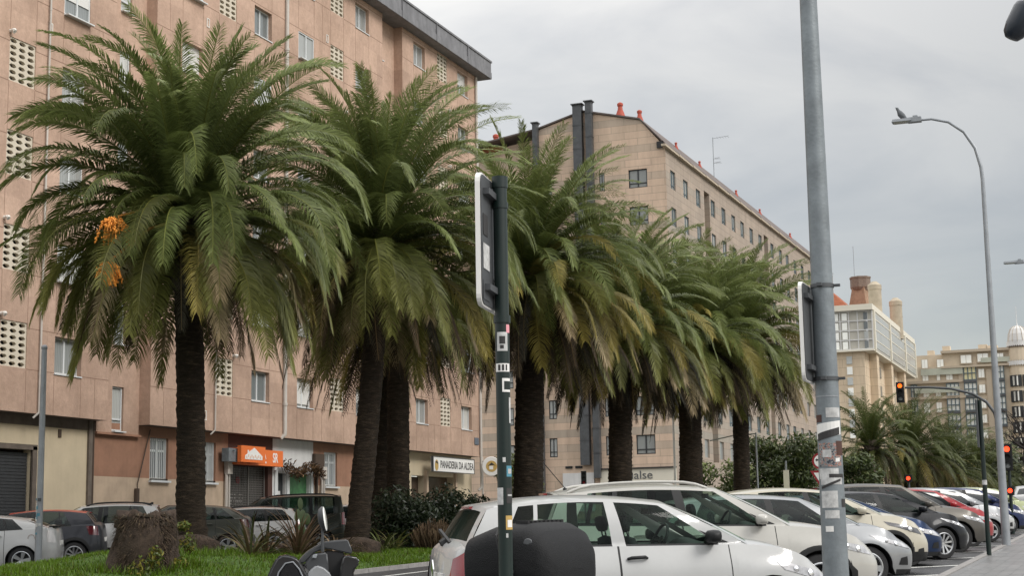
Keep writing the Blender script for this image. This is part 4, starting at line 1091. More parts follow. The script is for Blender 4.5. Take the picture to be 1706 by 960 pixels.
q4 = dict(L=4.25, W=1.79, H=1.60, wb=2.57, fo=.9, R=.33, zn=.86, b0=1.04, b1=1.12, xc=1.10, xrf=.34, xrr=-1.35, xt=-1.95, wr=.60, zrf=.08, zrr=.17, win=[((.84, .26), (-.06, -.1)), ((-.18, -.2), (-1.0, -.9)), ((-1.06, -.95), (-1.55, -1.15))], doors=[(-.15, .92), (-1.0, -.16)], see=2, nr=3.2, tailb=.12, tail='tail_dark')
r, c = make_car('parked_crossover', 'olive grey rounded crossover half hidden behind the nearest palm trunk', q4, (.075, .078, .066), PARKL, .3); tail_place(r, c, -23.9, 40.3, HD)
q5 = dict(L=4.55, W=1.80, H=1.46, wb=2.65, fo=.92, R=.32, zn=.74, b0=.95, b1=1.02, xc=1.2, xrf=.40, xrr=-1.80, xt=-2.12, win=[((.86, .28), (-.06, -.08)), ((-.18, -.2), (-1.0, -.95)), ((-1.08, -1.04), (-1.88, -1.5))], doors=[(-.15, .95), (-1.0, -.16)], see=2, spoiler=.12, tl=[(-2.22, .72), (-1.90, .78), (-1.96, .96), (-2.2, .94)], rails='plastic')
r, c = make_car('parked_estate', 'white estate car with red tail lamps behind the dry plants', q5, CW, PARKL); tail_place(r, c, -23.9, 43.4, HD)
q6 = dict(L=4.38, W=1.81, H=1.82, wb=2.73, fo=.88, R=.315, zn=.92, b0=1.10, b1=1.14, xc=1.28, xrf=.55, xrr=-2.02, xt=-2.12, wr=.70, zrf=.11, zrr=.09, nr=6, tailb=.02, win=[((.92, .42), (.05, .02)), ((-.08, -.1), (-1.0, -1.0)), ((-1.1, -1.1), (-1.85, -1.80))], doors=[(-.02, 1.0), (-1.05, -.03)], see=2, hp=1.8, rails='plastic', tl=[(-2.16, .80), (-2.04, .80), (-2.06, 1.2), (-2.15, 1.2)], cat='van')
r, c = make_car('parked_van', 'dark olive passenger van behind the white estate car', q6, (.045, .05, .043), PARKL, .3); tail_place(r, c, -24.2, 46.6, HD)
for (lab, par, col_, Y_) in (('white hatchback glimpsed between the leaning palm trunk and the hedge', pw, CW, 50.2), ('white hatchback half hidden behind the dark hedge', pw, CW, 53.4), ('pale silver hatchback last of the far row behind the hedge', pm, (.5, .52, .53), 56.6)):
    r, c = make_car('parked_hatchback', lab, par, col_, PARKL); tail_place(r, c, -24.2, Y_, HD)

# ------------------------------------------------------------------ palms
def palm(name, label, base, top, r0, seed, nfr, L, nl, crown_h=2.4, wind=(0, 0), yellow=.3, dead=14, r1=None, boots=120, group='date palms on the grass median', fruit=(), hang=1.0, foot=1.25, emax=86, lowe=-38, rscale=1.0, dead_shade=.8, shade=1.0):
    rnd = random.Random(seed)
    root = thing(name, label, 'palm tree', base, group=group)
    B0 = Vector((0, 0, 0)); T0 = Vector(top) - Vector(base); r1 = r1 or r0 * .92
    # trunk: leaf-scar rings
    m = MB(); n = 30; H_ = T0.length; nr = int(H_ / .075); P = []
    for i in range(nr + 1):
        t = i / nr; c = B0.lerp(T0, t) + Vector((.10 * math.sin(2.6 * t), .08 * math.sin(3.1 * t), 0)) * .6 * (1 - t) * t * 4 * .6
        r = lerp(r0, r1, t) * (1 + (foot - 1) * math.exp(-t * H_ / .45)); row = []
        if t > .86: r *= 1 + .22 * sstep((t - .86) / .14)
        for k in range(n):
            a = 2 * PI * k / n
            d = .5 * (1 + math.sin(7 * a + i * 1.57)) * (.085 if i % 2 else .02) + .09 * noise.noise(Vector((c.x * 3 + math.cos(a) * 2.2, math.sin(a) * 2.2, i * .24)))
            row.append(c + Vector((math.cos(a), math.sin(a), 0)) * r * (1 + d) + Vector((0, 0, -.06 if i == 0 else 0)))
        row.append(row[0]); P.append(row)
    m.grid(P); m.build('trunk', M['bark'], root, 180, merge=True)
    # bulge of cut leaf bases under the crown
    m = MB(); hb = 1.15
    for i in range(boots):
        t = i / boots; a = i * 2.39996; z = -hb + 1.5 * hb * t; rr = r1 * (1.12 + .38 * math.sin(PI * clamp(t * .9 + .1)))
        c = T0 + Vector((math.cos(a) * rr, math.sin(a) * rr, z)); o = Vector((math.cos(a), math.sin(a), .8)).normalized(); s = Vector((-math.sin(a), math.cos(a), 0)); u = o.cross(s)
        w_, h_, l = .10 * r1 / .45, .06, .20
        q = [c - o * .1 + s * w_ - u * h_, c - o * .1 - s * w_ - u * h_, c - o * .1 - s * w_ + u * h_, c - o * .1 + s * w_ + u * h_]; e = [p + o * (l + .1) for p in (q[0].lerp(c, .35), q[1].lerp(c, .35), q[2].lerp(c, .35), q[3].lerp(c, .35))]
        m.add(q + e, [(4, 5, 6, 7), (0, 1, 5, 4), (1, 2, 6, 5), (2, 3, 7, 6), (3, 0, 4, 7)])
    P = []
    for i in range(9):
        t = i / 8; P.append([T0 + Vector((math.cos(2 * PI * k / 16), math.sin(2 * PI * k / 16), 0)) * r1 * (1.05 + .36 * math.sin(PI * t)) * (1 if i < 8 else .1) + Vector((0, 0, -hb + (hb + crown_h * .45) * t)) for k in range(17)])
    m.grid(P); m.build('leaf_bases', M['boot'], root)
    g = MB(); g.c = []; dr = MB(); dr.c = []
    def frond(az, e0, L_, K, c0, c1, mb, nl_, fold=.35, width=.5, org=None):
        nseg = 16; h = Vector((math.cos(az), math.sin(az), 0)); tw = rnd.uniform(-.35, .35); roll = rnd.uniform(-.9, .9)
        p = T0 + h * r1 * rnd.uniform(.2, .9) + Vector((0, 0, rnd.uniform(-.1, .35) + .35 * max(0, math.sin(e0)))) if org is None else org
        e = e0; pts = [p.copy()]; tan = []; hook = rnd.uniform(.9, 1.7)
        for i in range(nseg):
            t = i / nseg; e -= K / nseg * (.30 + (.65 + hook) * t ** 1.6); e = max(e, R_(-76))
            hh = (h + Vector((-h.y, h.x, 0)) * tw * t).normalized()
            d = hh * math.cos(e) + Vector((0, 0, math.sin(e))); tan.append(d); p = p + d * (L_ / nseg) + Vector((wind[0], wind[1], 0)) * t * t * L_ / nseg; pts.append(p.copy())
        tan.append(tan[-1])
        # rachis
        o = len(mb.v); vs = []; rc = (c0[0] * 1.5 + .03, c0[1] * 1.35 + .02, c0[2] * 1.3)
        for i, q in enumerate(pts):
            s = tan[i].cross(Vector((0, 0, 1)));
            s = s.normalized() if s.length > .05 else Vector((-h.y, h.x, 0))
            wd = .035 * (1 - .85 * i / nseg); up = s.cross(tan[i])
            vs += [q - s * wd, q + up * wd * .8, q + s * wd]
        fs = []
        for i in range(nseg):
            a = i * 3
            fs += [(a, a + 3, a + 4, a + 1), (a + 1, a + 4, a + 5, a + 2)]
        mb.add(vs, fs); mb.c += [rc] * len(vs)
        for k in range(nl_):
            s_ = .07 + .93 * (k + .5) / nl_; f = s_ * nseg; i = min(int(f), nseg - 1); q = pts[i].lerp(pts[i + 1], f - i); T = tan[i].lerp(tan[min(i + 1, nseg)], f - i).normalized()
            S = T.cross(Vector((0, 0, 1)))
            S = S.normalized() if S.length > .05 else Vector((-h.y, h.x, 0))
            U = S.cross(T).normalized(); ro = roll * s_; S, U = S * math.cos(ro) + U * math.sin(ro), U * math.cos(ro) - S * math.sin(ro)
            ll = width * (math.sin(PI * (.10 + .84 * s_)) ** .55) * (.9 if s_ > .1 else .5) * rnd.uniform(.85, 1.1)
            ph = lerp(R_(74), R_(32), s_ ** 1.8) + rnd.gauss(0, .07)
            for sd in (-1, 1):
                D = (S * sd * math.cos(fold) + U * math.sin(fold) + Vector((rnd.gauss(0, .08), rnd.gauss(0, .08), rnd.gauss(0, .06)))) * math.sin(ph) + T * math.cos(ph); D.normalize()
                wd = T * (.0140 * rscale * rnd.uniform(.75, 1.25)) + U * .005 * sd
                mid = q + D * ll * .5; tip = q + D * ll * .95 + Vector((0, 0, -rnd.uniform(.12, .34) * hang * ll)) + T * .04
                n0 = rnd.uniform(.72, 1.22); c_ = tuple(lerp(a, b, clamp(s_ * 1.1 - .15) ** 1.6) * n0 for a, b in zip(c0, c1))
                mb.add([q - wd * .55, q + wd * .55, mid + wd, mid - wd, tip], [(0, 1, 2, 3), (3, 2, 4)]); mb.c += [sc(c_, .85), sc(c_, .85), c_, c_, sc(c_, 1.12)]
    for i in range(nfr):
        t = (i + .5) / nfr; az = i * 2.39996 + rnd.uniform(-.25, .25); e0 = R_(lerp(emax, lowe, t ** 1.2) + rnd.uniform(-9, 9))
        L_ = L * lerp(.94, 1.0, math.sin(PI * t)) * rnd.uniform(.84, 1.06) * (1 - .20 * t)
        K = R_(lerp(50, 106, clamp(t * 2.0)) * rnd.uniform(.65, 1.3)) if t < .65 else R_(lerp(106, 78, (t - .65) / .35) * rnd.uniform(.75, 1.2))
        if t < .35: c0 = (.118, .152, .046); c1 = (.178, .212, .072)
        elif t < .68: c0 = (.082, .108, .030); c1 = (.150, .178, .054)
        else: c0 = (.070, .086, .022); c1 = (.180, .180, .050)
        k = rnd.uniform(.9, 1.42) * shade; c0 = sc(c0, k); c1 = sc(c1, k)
        if t > .45 and rnd.random() < yellow * (t - .2): c0 = tuple(lerp(a, b, .5) for a, b in zip(c0, (.20, .15, .04))); c1 = tuple(lerp(a, b, .8) for a, b in zip(c1, (.34, .27, .065)))
        if t > .8 and rnd.random() < .22: c1 = (.42, .32, .19)
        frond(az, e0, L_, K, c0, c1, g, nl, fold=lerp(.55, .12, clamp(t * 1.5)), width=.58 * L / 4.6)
    for i in range(dead):
        az = i * 2.39996 * 1.7 + rnd.uniform(-.3, .3); k = rnd.uniform(.5, 1.15) * dead_shade; c = rnd.choice([(.12, .085, .05), (.085, .06, .035), (.17, .125, .075), (.05, .045, .03)])  # dead fronds darkened per palm: under-crown shade put into their colour
        frond(az, R_(rnd.uniform(-45, -10)), L * rnd.uniform(.55, .82), R_(rnd.uniform(60, 95)), sc(c, k * .8), sc(c, k * 1.2), dr, int(nl * .6), fold=-.3, width=.34 * L / 4.2)
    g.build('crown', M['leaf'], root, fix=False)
    if dead: dr.build('dry_fronds', M['dry'], root, fix=False)
    for (dv, s) in fruit:
        dv = Vector(dv); m = MB(); st = T0 + Vector((0, 0, .4)); en = T0 + dv
        m.tube([st, st.lerp(en, .5) + Vector((0, 0, .25)), en + Vector((0, 0, .08))], [.035, .035, .025], 6); fo = m.build('fruit_stalk', M['petiole'], root, 60)
        m = MB()
        for i in range(34):
            an = rnd.uniform(0, 6.28); sp_ = rnd.uniform(.05, .36) * s; ln = rnd.uniform(.30, .55) * s; hd = Vector((math.cos(an), math.sin(an), 0))
            pts = [en + hd * sp_ * (t ** .6) + Vector((0, 0, .06 - ln * t * t)) for t in (0, .25, .5, .75, 1)]; m.tube(pts, .005, 4)
            for k in range(20):
                t = rnd.uniform(.2, 1); f = t * 4; i0 = min(3, int(f)); q = pts[i0].lerp(pts[i0 + 1], f - i0) + Vector((rnd.gauss(0, .018), rnd.gauss(0, .018), rnd.gauss(0, .018))); rr = rnd.uniform(.018, .027)
                vs = [q + Vector(v) * rr for v in ((1, 0, 0), (-1, 0, 0), (0, 1, 0), (0, -1, 0), (0, 0, 1.3), (0, 0, -1.3))]
                m.add(vs, [(0, 2, 4), (2, 1, 4), (1, 3, 4), (3, 0, 4), (2, 0, 5), (1, 2, 5), (3, 1, 5), (0, 3, 5)])
        m.build('fruit', M['fruit'], fo, fix=False)
    return root
palm('date_palm', 'nearest tall date palm with orange fruit clusters, left of the others', (-18.5, 28.65, .72), (-18.5, 28.25, 7.85), .30, 3, 170, 5.0, 160, fruit=(((.1, -2.75, -.2), 1.0), ((.0, -2.75, -1.1), .85)), yellow=.12, dead=14, foot=1.6, lowe=-32)
palm('date_palm', 'leaning date palm second from the left with dry tips on its lowest fronds', (-18.0, 35.25, .80), (-18.0, 36.75, 8.75), .29, 8, 165, 5.4, 150, yellow=.25, dead=26, foot=1.25, wind=(.06, .08), lowe=-32)
palm('date_palm', 'date palm with a dark straight trunk just right of the leaning one', (-20.5, 42.95, .9), (-20.5, 42.95, 8.1), .34, 12, 90, 4.6, 62, yellow=.2, dead=50, lowe=-30, dead_shade=.5)
palm('date_palm', 'date palm half hidden behind the leaning trunk, farther from the kerb', (-22.0, 44.7, .95), (-22.0, 44.7, 7.8), .30, 17, 76, 4.4, 56, yellow=.2, dead=36, lowe=-30, dead_shade=.5)
palm('date_palm', 'date palm directly behind the green sign post with a knobbly trunk top', (-17.5, 46.0, .95), (-17.5, 46.7, 9.0), .46, 23, 170, 5.5, 135, yellow=.65, dead=50, wind=(.05, .12), lowe=-24, rscale=1.2, dead_shade=.6)
palm('date_palm', 'date palm with a stout dark trunk above the white crossover roof', (-17.5, 55.7, 1.1), (-17.5, 56.3, 8.7), .44, 31, 165, 5.2, 116, yellow=.55, dead=90, wind=(.05, .15), lowe=-26, rscale=1.4, dead_shade=.4)
palm('date_palm', 'date palm with a thick trunk second from the right of the tall palms', (-17.5, 66.0, 1.3), (-17.5, 66.5, 9.1), .50, 37, 165, 5.4, 106, yellow=.8, dead=60, wind=(.05, .2), rscale=1.6, lowe=-26, dead_shade=.5)
palm('date_palm', 'rightmost of the tall date palms with a slim trunk beside the bush', (-17.5, 75.7, 1.5), (-17.5, 76.3, 9.9), .40, 41, 165, 5.8, 104, yellow=.8, dead=50, wind=(.05, .25), rscale=1.8, lowe=-26, dead_shade=.6)
FARP = 'low palms far down the median'
palm('date_palm', 'short far palm with upright fronds right of the grey lamp post', (-16.0, 109.8, 2.1), (-16.0, 109.0, 6.3), .38, 51, 84, 4.4, 54, yellow=.1, dead=34, shade=.6, group=FARP, rscale=1.8, boots=50)
palm('date_palm', 'bushy far palm under the traffic signal', (-15.6, 126, 2.4), (-15.6, 126.6, 6.6), .55, 52, 120, 5.4, 54, yellow=.2, dead=34, group=FARP, shade=.55, wind=(.25, .1), rscale=2, boots=50)
palm('date_palm', 'low windswept far palm second from the right end', (-14.2, 138, 2.7), (-14.2, 138.6, 5.6), .5, 53, 110, 5.8, 52, yellow=.3, dead=34, group=FARP, shade=.55, wind=(.35, .1), rscale=2.2, boots=50)
palm('date_palm', 'rightmost low far palm beside the far lamp post', (-12.6, 150, 2.9), (-12.6, 150.6, 4.9), .5, 54, 110, 5.8, 50, yellow=.4, dead=34, group=FARP, shade=.55, wind=(.35, .1), rscale=2.4, boots=50)

# ------------------------------------------------------------------ shrubs, hedge, stump, dry plants
def clump(mb, centre, rad, n, size, cols, rnd, up=.3, flat=0.0):
    C_ = Vector(centre)
    for i in range(n):
        d = Vector((rnd.gauss(0, 1), rnd.gauss(0, 1), rnd.gauss(0, 1))).normalized() * rnd.random() ** .33
        p = C_ + Vector((d.x * rad[0], d.y * rad[1], d.z * rad[2]))
        nrm = (d + Vector((rnd.gauss(0, .6), rnd.gauss(0, .6), rnd.gauss(up, .6)))).normalized(); a = nrm.orthogonal().normalized(); b = nrm.cross(a); an = rnd.uniform(0, 2 * PI)
        u = (a * math.cos(an) + b * math.sin(an)) * size * rnd.uniform(.6, 1.3); v = nrm.cross(u).normalized() * size * .38
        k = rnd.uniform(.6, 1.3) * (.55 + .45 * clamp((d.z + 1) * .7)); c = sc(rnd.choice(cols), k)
        mb.add([p - u, p + v, p + u, p - v], [(0, 1, 2, 3)]); mb.c += [c] * 4
def shrub(name, label, cat, loc, blobs, n, size, cols, seed, group=None, mat='bush', stems=5, stemcol='boot'):
    rnd = random.Random(seed); root = thing(name, label, cat, loc, group=group)
    m = MB(); m.c = []
    for (c, r) in blobs: clump(m, c, r, int(n / len(blobs)), size, cols, rnd)
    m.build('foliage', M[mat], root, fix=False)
    m = MB()
    for i in range(stems):
        c, r = blobs[i % len(blobs)]; a = rnd.uniform(0, 6.28); x0 = Vector((c[0] * .6 + rnd.uniform(-.15, .15), c[1] * .6 + rnd.uniform(-.15, .15), -.1)); m.tube([x0, x0.lerp(Vector(c), .5) + Vector((.1 * math.cos(a), .1 * math.sin(a), 0)), Vector(c) + Vector((r[0] * .4 * math.cos(a), r[1] * .4 * math.sin(a), r[2] * .6))], [.05, .035, .015], 6)
    m.build('stems', M[stemcol], root)
    return root
GR = [(.06, .085, .025), (.05, .07, .022), (.085, .105, .03)]; DKG = [(.022, .035, .017), (.018, .028, .014), (.03, .042, .02)]
rb = random.Random(4)
def blobset(w_, d_, h_, n, r):
    return [((rb.uniform(-w_, w_), rb.uniform(-d_, d_), rb.uniform(.35, 1) * h_), (r * rb.uniform(.7, 1.2), r * rb.uniform(.7, 1.2), r * rb.uniform(.6, 1))) for _ in range(n)]
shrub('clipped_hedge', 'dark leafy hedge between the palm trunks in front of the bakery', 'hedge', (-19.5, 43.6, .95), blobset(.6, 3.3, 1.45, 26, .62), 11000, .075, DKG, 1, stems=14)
DRYC = [(.13, .085, .05), (.09, .06, .035), (.17, .12, .07)]
def drybush(label, loc, r, h, n, seed):
    rnd = random.Random(seed); root = thing('dry_bush', label, 'bush', loc, group='dry reddish bushes at the hedge foot'); m = MB(); m.c = []
    for i in range(n):
        a = rnd.uniform(0, 6.28); q = Vector((math.cos(a) * r * rnd.random() ** .5, math.sin(a) * r * rnd.random() ** .5, 0)); l = h * rnd.uniform(.5, 1.1) * (1 - .4 * q.length / r); e = q * 1.25 + Vector((rnd.gauss(0, .07), rnd.gauss(0, .07), l)); s = Vector((rnd.gauss(0, 1), rnd.gauss(0, 1), 0)).normalized() * .011
        c = sc(rnd.choice(DRYC), rnd.uniform(.5, 1.2)); m.add([q - s, q + s, e + s, e - s], [(0, 1, 2, 3)]); m.c += [sc(c, .6), sc(c, .6), c, c]
    m.build('stems', M['dry'], root, fix=False)
drybush('round dry reddish bush at the near end of the dark hedge', (-17.3, 38.7, .85), .55, .95, 1400, 1)
drybush('round dry reddish bush at the far end of the dark hedge', (-17.0, 41.6, .9), .6, .95, 1400, 2)
shrub('garden_shrub', 'small light green bush left of the last palm trunk', 'bush', (-21.2, 87.4, 1.8), blobset(1.2, 1.0, 3.0, 9, 1.0), 2600, .16, [(.11, .145, .04), (.08, .11, .03), (.14, .17, .05)], 2, 'bushes beyond the palms')
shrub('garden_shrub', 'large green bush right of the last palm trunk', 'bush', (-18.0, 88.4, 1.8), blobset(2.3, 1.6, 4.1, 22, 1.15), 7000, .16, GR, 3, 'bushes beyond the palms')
shrub('garden_shrub', 'green bush just right of the grey lamp post', 'bush', (-15.5, 98.8, 2.0), blobset(1.1, .9, 3.4, 9, .95), 2400, .17, GR, 5, 'bushes beyond the palms')
shrub('garden_shrub', 'yellow-green bush under the round bakery sign', 'bush', (-30.2, 77.4, 1.6), blobset(.8, .8, 3.4, 9, .8), 2600, .12, [(.10, .13, .03), (.13, .15, .04)], 6)
shrub('tree_row', 'dark green tree mass at the far end of the median', 'tree', (-9.5, 175, 3.4), blobset(8, 4, 5.0, 26, 2.4), 6000, .4, [(.05, .065, .03), (.07, .08, .035), (.04, .05, .025)], 7)
# cut palm stump
root = thing('palm_stump', 'wide cut palm stump, brown and fibrous, with ivy on its right side', 'stump', (-17.45, 25.40, .66))
rnd = random.Random(9); m = MB(); P = []
for i in range(18):
    t = i / 17; row = []
    for k in range(45):
        a = 2 * PI * k / 44; rr = (.58 - .06 * t + .06 * math.sin(PI * t)) * (1 + .12 * (1 - t) ** 2 + .22 * noise.noise(Vector((math.cos(a) * 1.6, math.sin(a) * 1.6, t * 2))) + .06 * noise.noise(Vector((math.cos(a) * 9, math.sin(a) * 9, t * 9))))
        if i == 0: rr *= 1.12
        row.append(Vector((rr * math.cos(a), rr * math.sin(a), -.2 + 1.38 * t + (.22 * noise.noise(Vector((math.cos(a) * 1.8, math.sin(a) * 1.8, 7))) * max(0, t - .6) * 2.5))))
    row[-1] = row[0]; P.append(row)
P.append([v * .5 + Vector((0, 0, .58 + .06 * noise.noise(v * 4))) for v in P[-1]]); P.append([Vector((0, 0, 1.15))] * 45)
m.grid(P); m.build('root_mass', M['mat_fibre'], root, 180, merge=True)
m = MB(); m.c = []
for i in range(4200):
    a = rnd.uniform(0, 6.28); t = rnd.random(); rr = .545 + .06 * rnd.random(); p = Vector((rr * math.cos(a), rr * math.sin(a), 1.2 * t)); d = Vector((math.cos(a) * .7, math.sin(a) * .7, rnd.uniform(-1, .2))).normalized() * rnd.uniform(.05, .15); s = Vector((-math.sin(a), math.cos(a), 0)) * .010
    c = sc(rnd.choice([(.09, .06, .04), (.05, .035, .024), (.14, .10, .06)]), rnd.uniform(.5, 1.1)); m.add([p - s, p + s, p + d], [(0, 1, 2)]); m.c += [c] * 3
m.build('fibres', M['dry'], root, fix=False)
m = MB()
for i in range(26):
    a = rnd.uniform(0, 6.28); z = 1.0 + rnd.uniform(-.06, .16); c = Vector((.50 * math.cos(a), .50 * math.sin(a), z)); m.box(c, (.10, .34, .05), Matrix.Rotation(a, 3, 'Z') @ Matrix.Rotation(rnd.uniform(-.3, .3), 3, 'X'))
m.build('frond_stubs', M['boot'], root)
m = MB(); m.c = []
for c, r in (((.5, .72, .62), (.16, .2, .22)), ((.35, .75, .95), (.15, .18, .10)), ((.62, .30, .25), (.15, .25, .12)), ((.45, -.75, .12), (.25, .28, .3)), ((.6, -.5, .35), (.15, .2, .25)), ((.75, .1, .02), (.2, .5, .1))): clump(m, c, r, 130, .05, [(.08, .12, .02), (.11, .14, .03), (.2, .18, .03)], rnd)
m.build('ivy', M['bush'], root, fix=False)
# skirt of roots at the first palm's foot
def root_skirt(label, loc, r0, h0):
    root = thing('root_skirt', label, 'roots', loc)
    m = MB(); P = []
    for i in range(12):
        t = i / 11; row = []
        for k in range(37):
            a = 2 * PI * k / 36; rr = r0 * (1 - .17 * t) * (1 + .09 * noise.noise(Vector((math.cos(a) * 3, math.sin(a) * 3, t * 3 + 5)))) * (1.06 if i == 0 else 1) * (1 if i < 11 else .7)
            row.append(Vector((rr * math.cos(a), rr * math.sin(a), -.25 + (h0 + .25) * t + .10 * math.cos(a + 1.0) * t)))
        row[-1] = row[0]; P.append(row)
    m.grid(P); m.build('root_mass', M['mat_fibre'], root, 180, merge=True)
    m = MB(); m.c = []
    for i in range(900):
        a = rnd.uniform(0, 6.28); t = rnd.random(); p = Vector((r0 * .97 * math.cos(a), r0 * .97 * math.sin(a), h0 * 1.1 * t)); d = Vector((math.cos(a) * .6, math.sin(a) * .6, rnd.uniform(-1, .3))).normalized() * rnd.uniform(.05, .14); s = Vector((-math.sin(a), math.cos(a), 0)) * .010
        c = sc(rnd.choice([(.09, .06, .04), (.05, .035, .024)]), rnd.uniform(.5, 1.1)); m.add([p - s, p + s, p + d], [(0, 1, 2)]); m.c += [c] * 3
    m.build('fibres', M['dry'], root, fix=False)
root_skirt('shaggy mound of roots around the foot of the nearest palm', (-18.5, 28.65, .72), .66, .63)
root_skirt('low brown root mound around the foot of the leaning palm', (-18.0, 35.2, .80), .74, .42)
# rosette plants, some withered
def rosette(label, loc, n, l, cols, seed, droop=.5, wd=.05):
    rnd = random.Random(seed); root = thing('rosette_plant', label, 'plant', loc, group='withering rosette plants under the palms'); m = MB(); m.c = []
    for i in range(n):
        a = i * 2.4 + rnd.uniform(-.3, .3); e = R_(rnd.uniform(20, 85)); ll = l * rnd.uniform(.6, 1.1); h = Vector((math.cos(a), math.sin(a), 0)); s = Vector((-h.y, h.x, 0)) * wd * rnd.uniform(.6, 1.2); p = h * .05; c = sc(rnd.choice(cols), rnd.uniform(.6, 1.2)); P = []
        for k in range(6):
            t = k / 5; P += [p - s * (1 - t ** 2 * .95) + Vector((0, 0, .02 * (1 - t))), p + s * (1 - t ** 2 * .95)]; e -= droop * .5 * (.4 + t); p = p + (h * math.cos(e) + Vector((0, 0, math.sin(e)))) * ll / 5
        m.add(P, [(2 * k, 2 * k + 1, 2 * k + 3, 2 * k + 2) for k in range(5)]); m.c += [sc(c, .7 + .5 * (i % 2))] * 12
    m.build('leaves', M['bush'], root, fix=False)
GRN = [(.07, .10, .03), (.10, .12, .04)]
for i, (lab, x, y, n, l, cols, dr_) in enumerate((
    ('pale green rosette plant just right of the nearest trunk', -17.4, 29.2, 30, 1.05, [(.13, .15, .06), (.09, .11, .04), (.16, .12, .06)], .35),
    ('brown withered rosette plant in front of the white estate car', -17.6, 30.2, 44, 1.2, DRYC + [(.06, .07, .03)], .5),
    ('large tan withered rosette plant left of the leaning trunk', -17.6, 31.6, 60, 1.45, DRYC, .4),
    ('dark red-brown withered rosette plant at the foot of the leaning trunk', -18.4, 33.2, 60, 1.5, [(.10, .055, .035), (.07, .04, .025), (.12, .08, .05)], .4),
    ('dull brown rosette plant between the two nearest trunks', -18.6, 31.2, 40, 1.2, [(.08, .055, .035), (.05, .05, .025)], .5),
    ('green rosette plant right of the leaning trunk', -17.8, 36.4, 30, .95, GRN, .5),
    ('yellowish rosette plant against the dark hedge', -18.0, 37.5, 26, .9, [(.16, .15, .05), (.10, .11, .04)], .5),
    ('dead straw-coloured rosette plant close to the lawn edge', -17.0, 32.4, 36, 1.0, [(.16, .11, .065), (.11, .075, .045)], .6))):
    rosette(lab, (x, y, mound(x, y) - .02), n, l, cols, 60 + i, dr_, wd=.035)
root = thing('prickly_pear', 'green prickly pear beside the leaning palm trunk', 'cactus', (-19.9, 35.9, .85)); m = MB(); rnd = random.Random(2)
for (y, z, a, s) in ((0, .25, 0, .26), (.16, .62, .5, .22), (-.14, .66, -.5, .22), (.05, 1.0, .1, .2), (-.22, 1.05, -.7, .18), (.3, .95, .9, .18), (.0, 1.34, .2, .16)):
    m.lathe([(0, -.09), (.6, -.07), (.95, -.03), (1, 0), (.95, .03), (.6, .07), (0, .09)], 16, Matrix.Translation((rnd.uniform(-.08, .08), y, z)) @ Matrix.Rotation(a, 4, 'X') @ Matrix.Rotation(rnd.uniform(-.4, .4), 4, 'Z') @ Matrix.Rotation(PI / 2, 4, 'Y') @ Matrix.Diagonal((s, s * .75, s, 1)))
m.build('pads', pbr('cactus_green', (.07, .10, .04), .6, var=.2, vs=5), root, 60)

# ------------------------------------------------------------------ granite building B
B = thing('granite_building', 'long tan granite apartment block with red chimney pots and dark flues on its gable', 'building', (-31, 113, gz(113)))
BO = Vector((-31, 113, gz(113)))
def B_build(name, mb, mat, **k):
    o = mb.build(name, mat, **k); o.parent = B; o.matrix_parent_inverse = Matrix.Translation(-BO); return o
XB = lambda y: -31 + .0129 * (y - 113)
fB = lambda u, z, d: (XB(u) - d, u, z)
fG = lambda u, z, d: (u, 113 + d, z)
fW = lambda u, z, d: (u, 113.9 + d, z)
bcols = [114.9, 118.5, 122.3, 127.0, 130.6, 134.1, 137.4, 140.9, 144.5, 149.6, 153.4, 156.6, 160.4, 164.1, 167.8, 171.5, 175.2, 178.9]
brows = [27.42 - 2.93 * k for k in range(8)]
slots = [(124.15, 125.9), (146.1, 147.8)]
window_meshes('B', 1.40, 1.46, M['frame_blue'], sill=False, bar=.075, base=.36)
window_meshes('Bn', .95, 1.46, M['frame_dark'], sill=False, bar=.08, base=.42)
window_meshes('Bg', 1.5, 1.46, M['frame_dark'], sill=False, bar=.08, base=.36)
ops = [(c - .7, c + .7, z, z + 1.46) for c in bcols for z in brows] + [(a, b, 6.6, 29.2) for a, b in slots]
m = MB(); wall(m, fB, (113, 182), (2.0, 30.45), ops, .35)
for a, b in slots: m.quad(fB(a, 6.6, .9), fB(b, 6.6, .9), fB(b, 29.2, .9), fB(a, 29.2, .9)); m.quad(fB(b, 6.6, .35), fB(b, 6.6, .9), fB(b, 29.2, .9), fB(b, 29.2, .35)); m.quad(fB(a, 6.6, .35), fB(a, 6.6, .9), fB(a, 29.2, .9), fB(a, 29.2, .35))
B_build('street_wall', m, M['granite_b_shaded'])
nwin = 0; extra = MB()
def bwin(key, loc, rz):
    global nwin
    nwin += 1
    put_window(key, B, Vector(loc) - BO, rz, M['_pg'] if False else None)
for z in brows[:4] + brows[6:]:
    for c in bcols:
        if nwin < 84: bwin('B', (XB(c) - .12, c, z), 0)
        else: extra.box((XB(c) - .14, c, z + .73), (.04, 1.38, 1.44))
for z in brows[4:6]:
    for c in bcols: extra.box((XB(c) - .14, c, z + .73), (.04, 1.38, 1.44))
o = B_build('far_window_panes', extra, M['pane_grey']); o['kind'] = 'stuff'
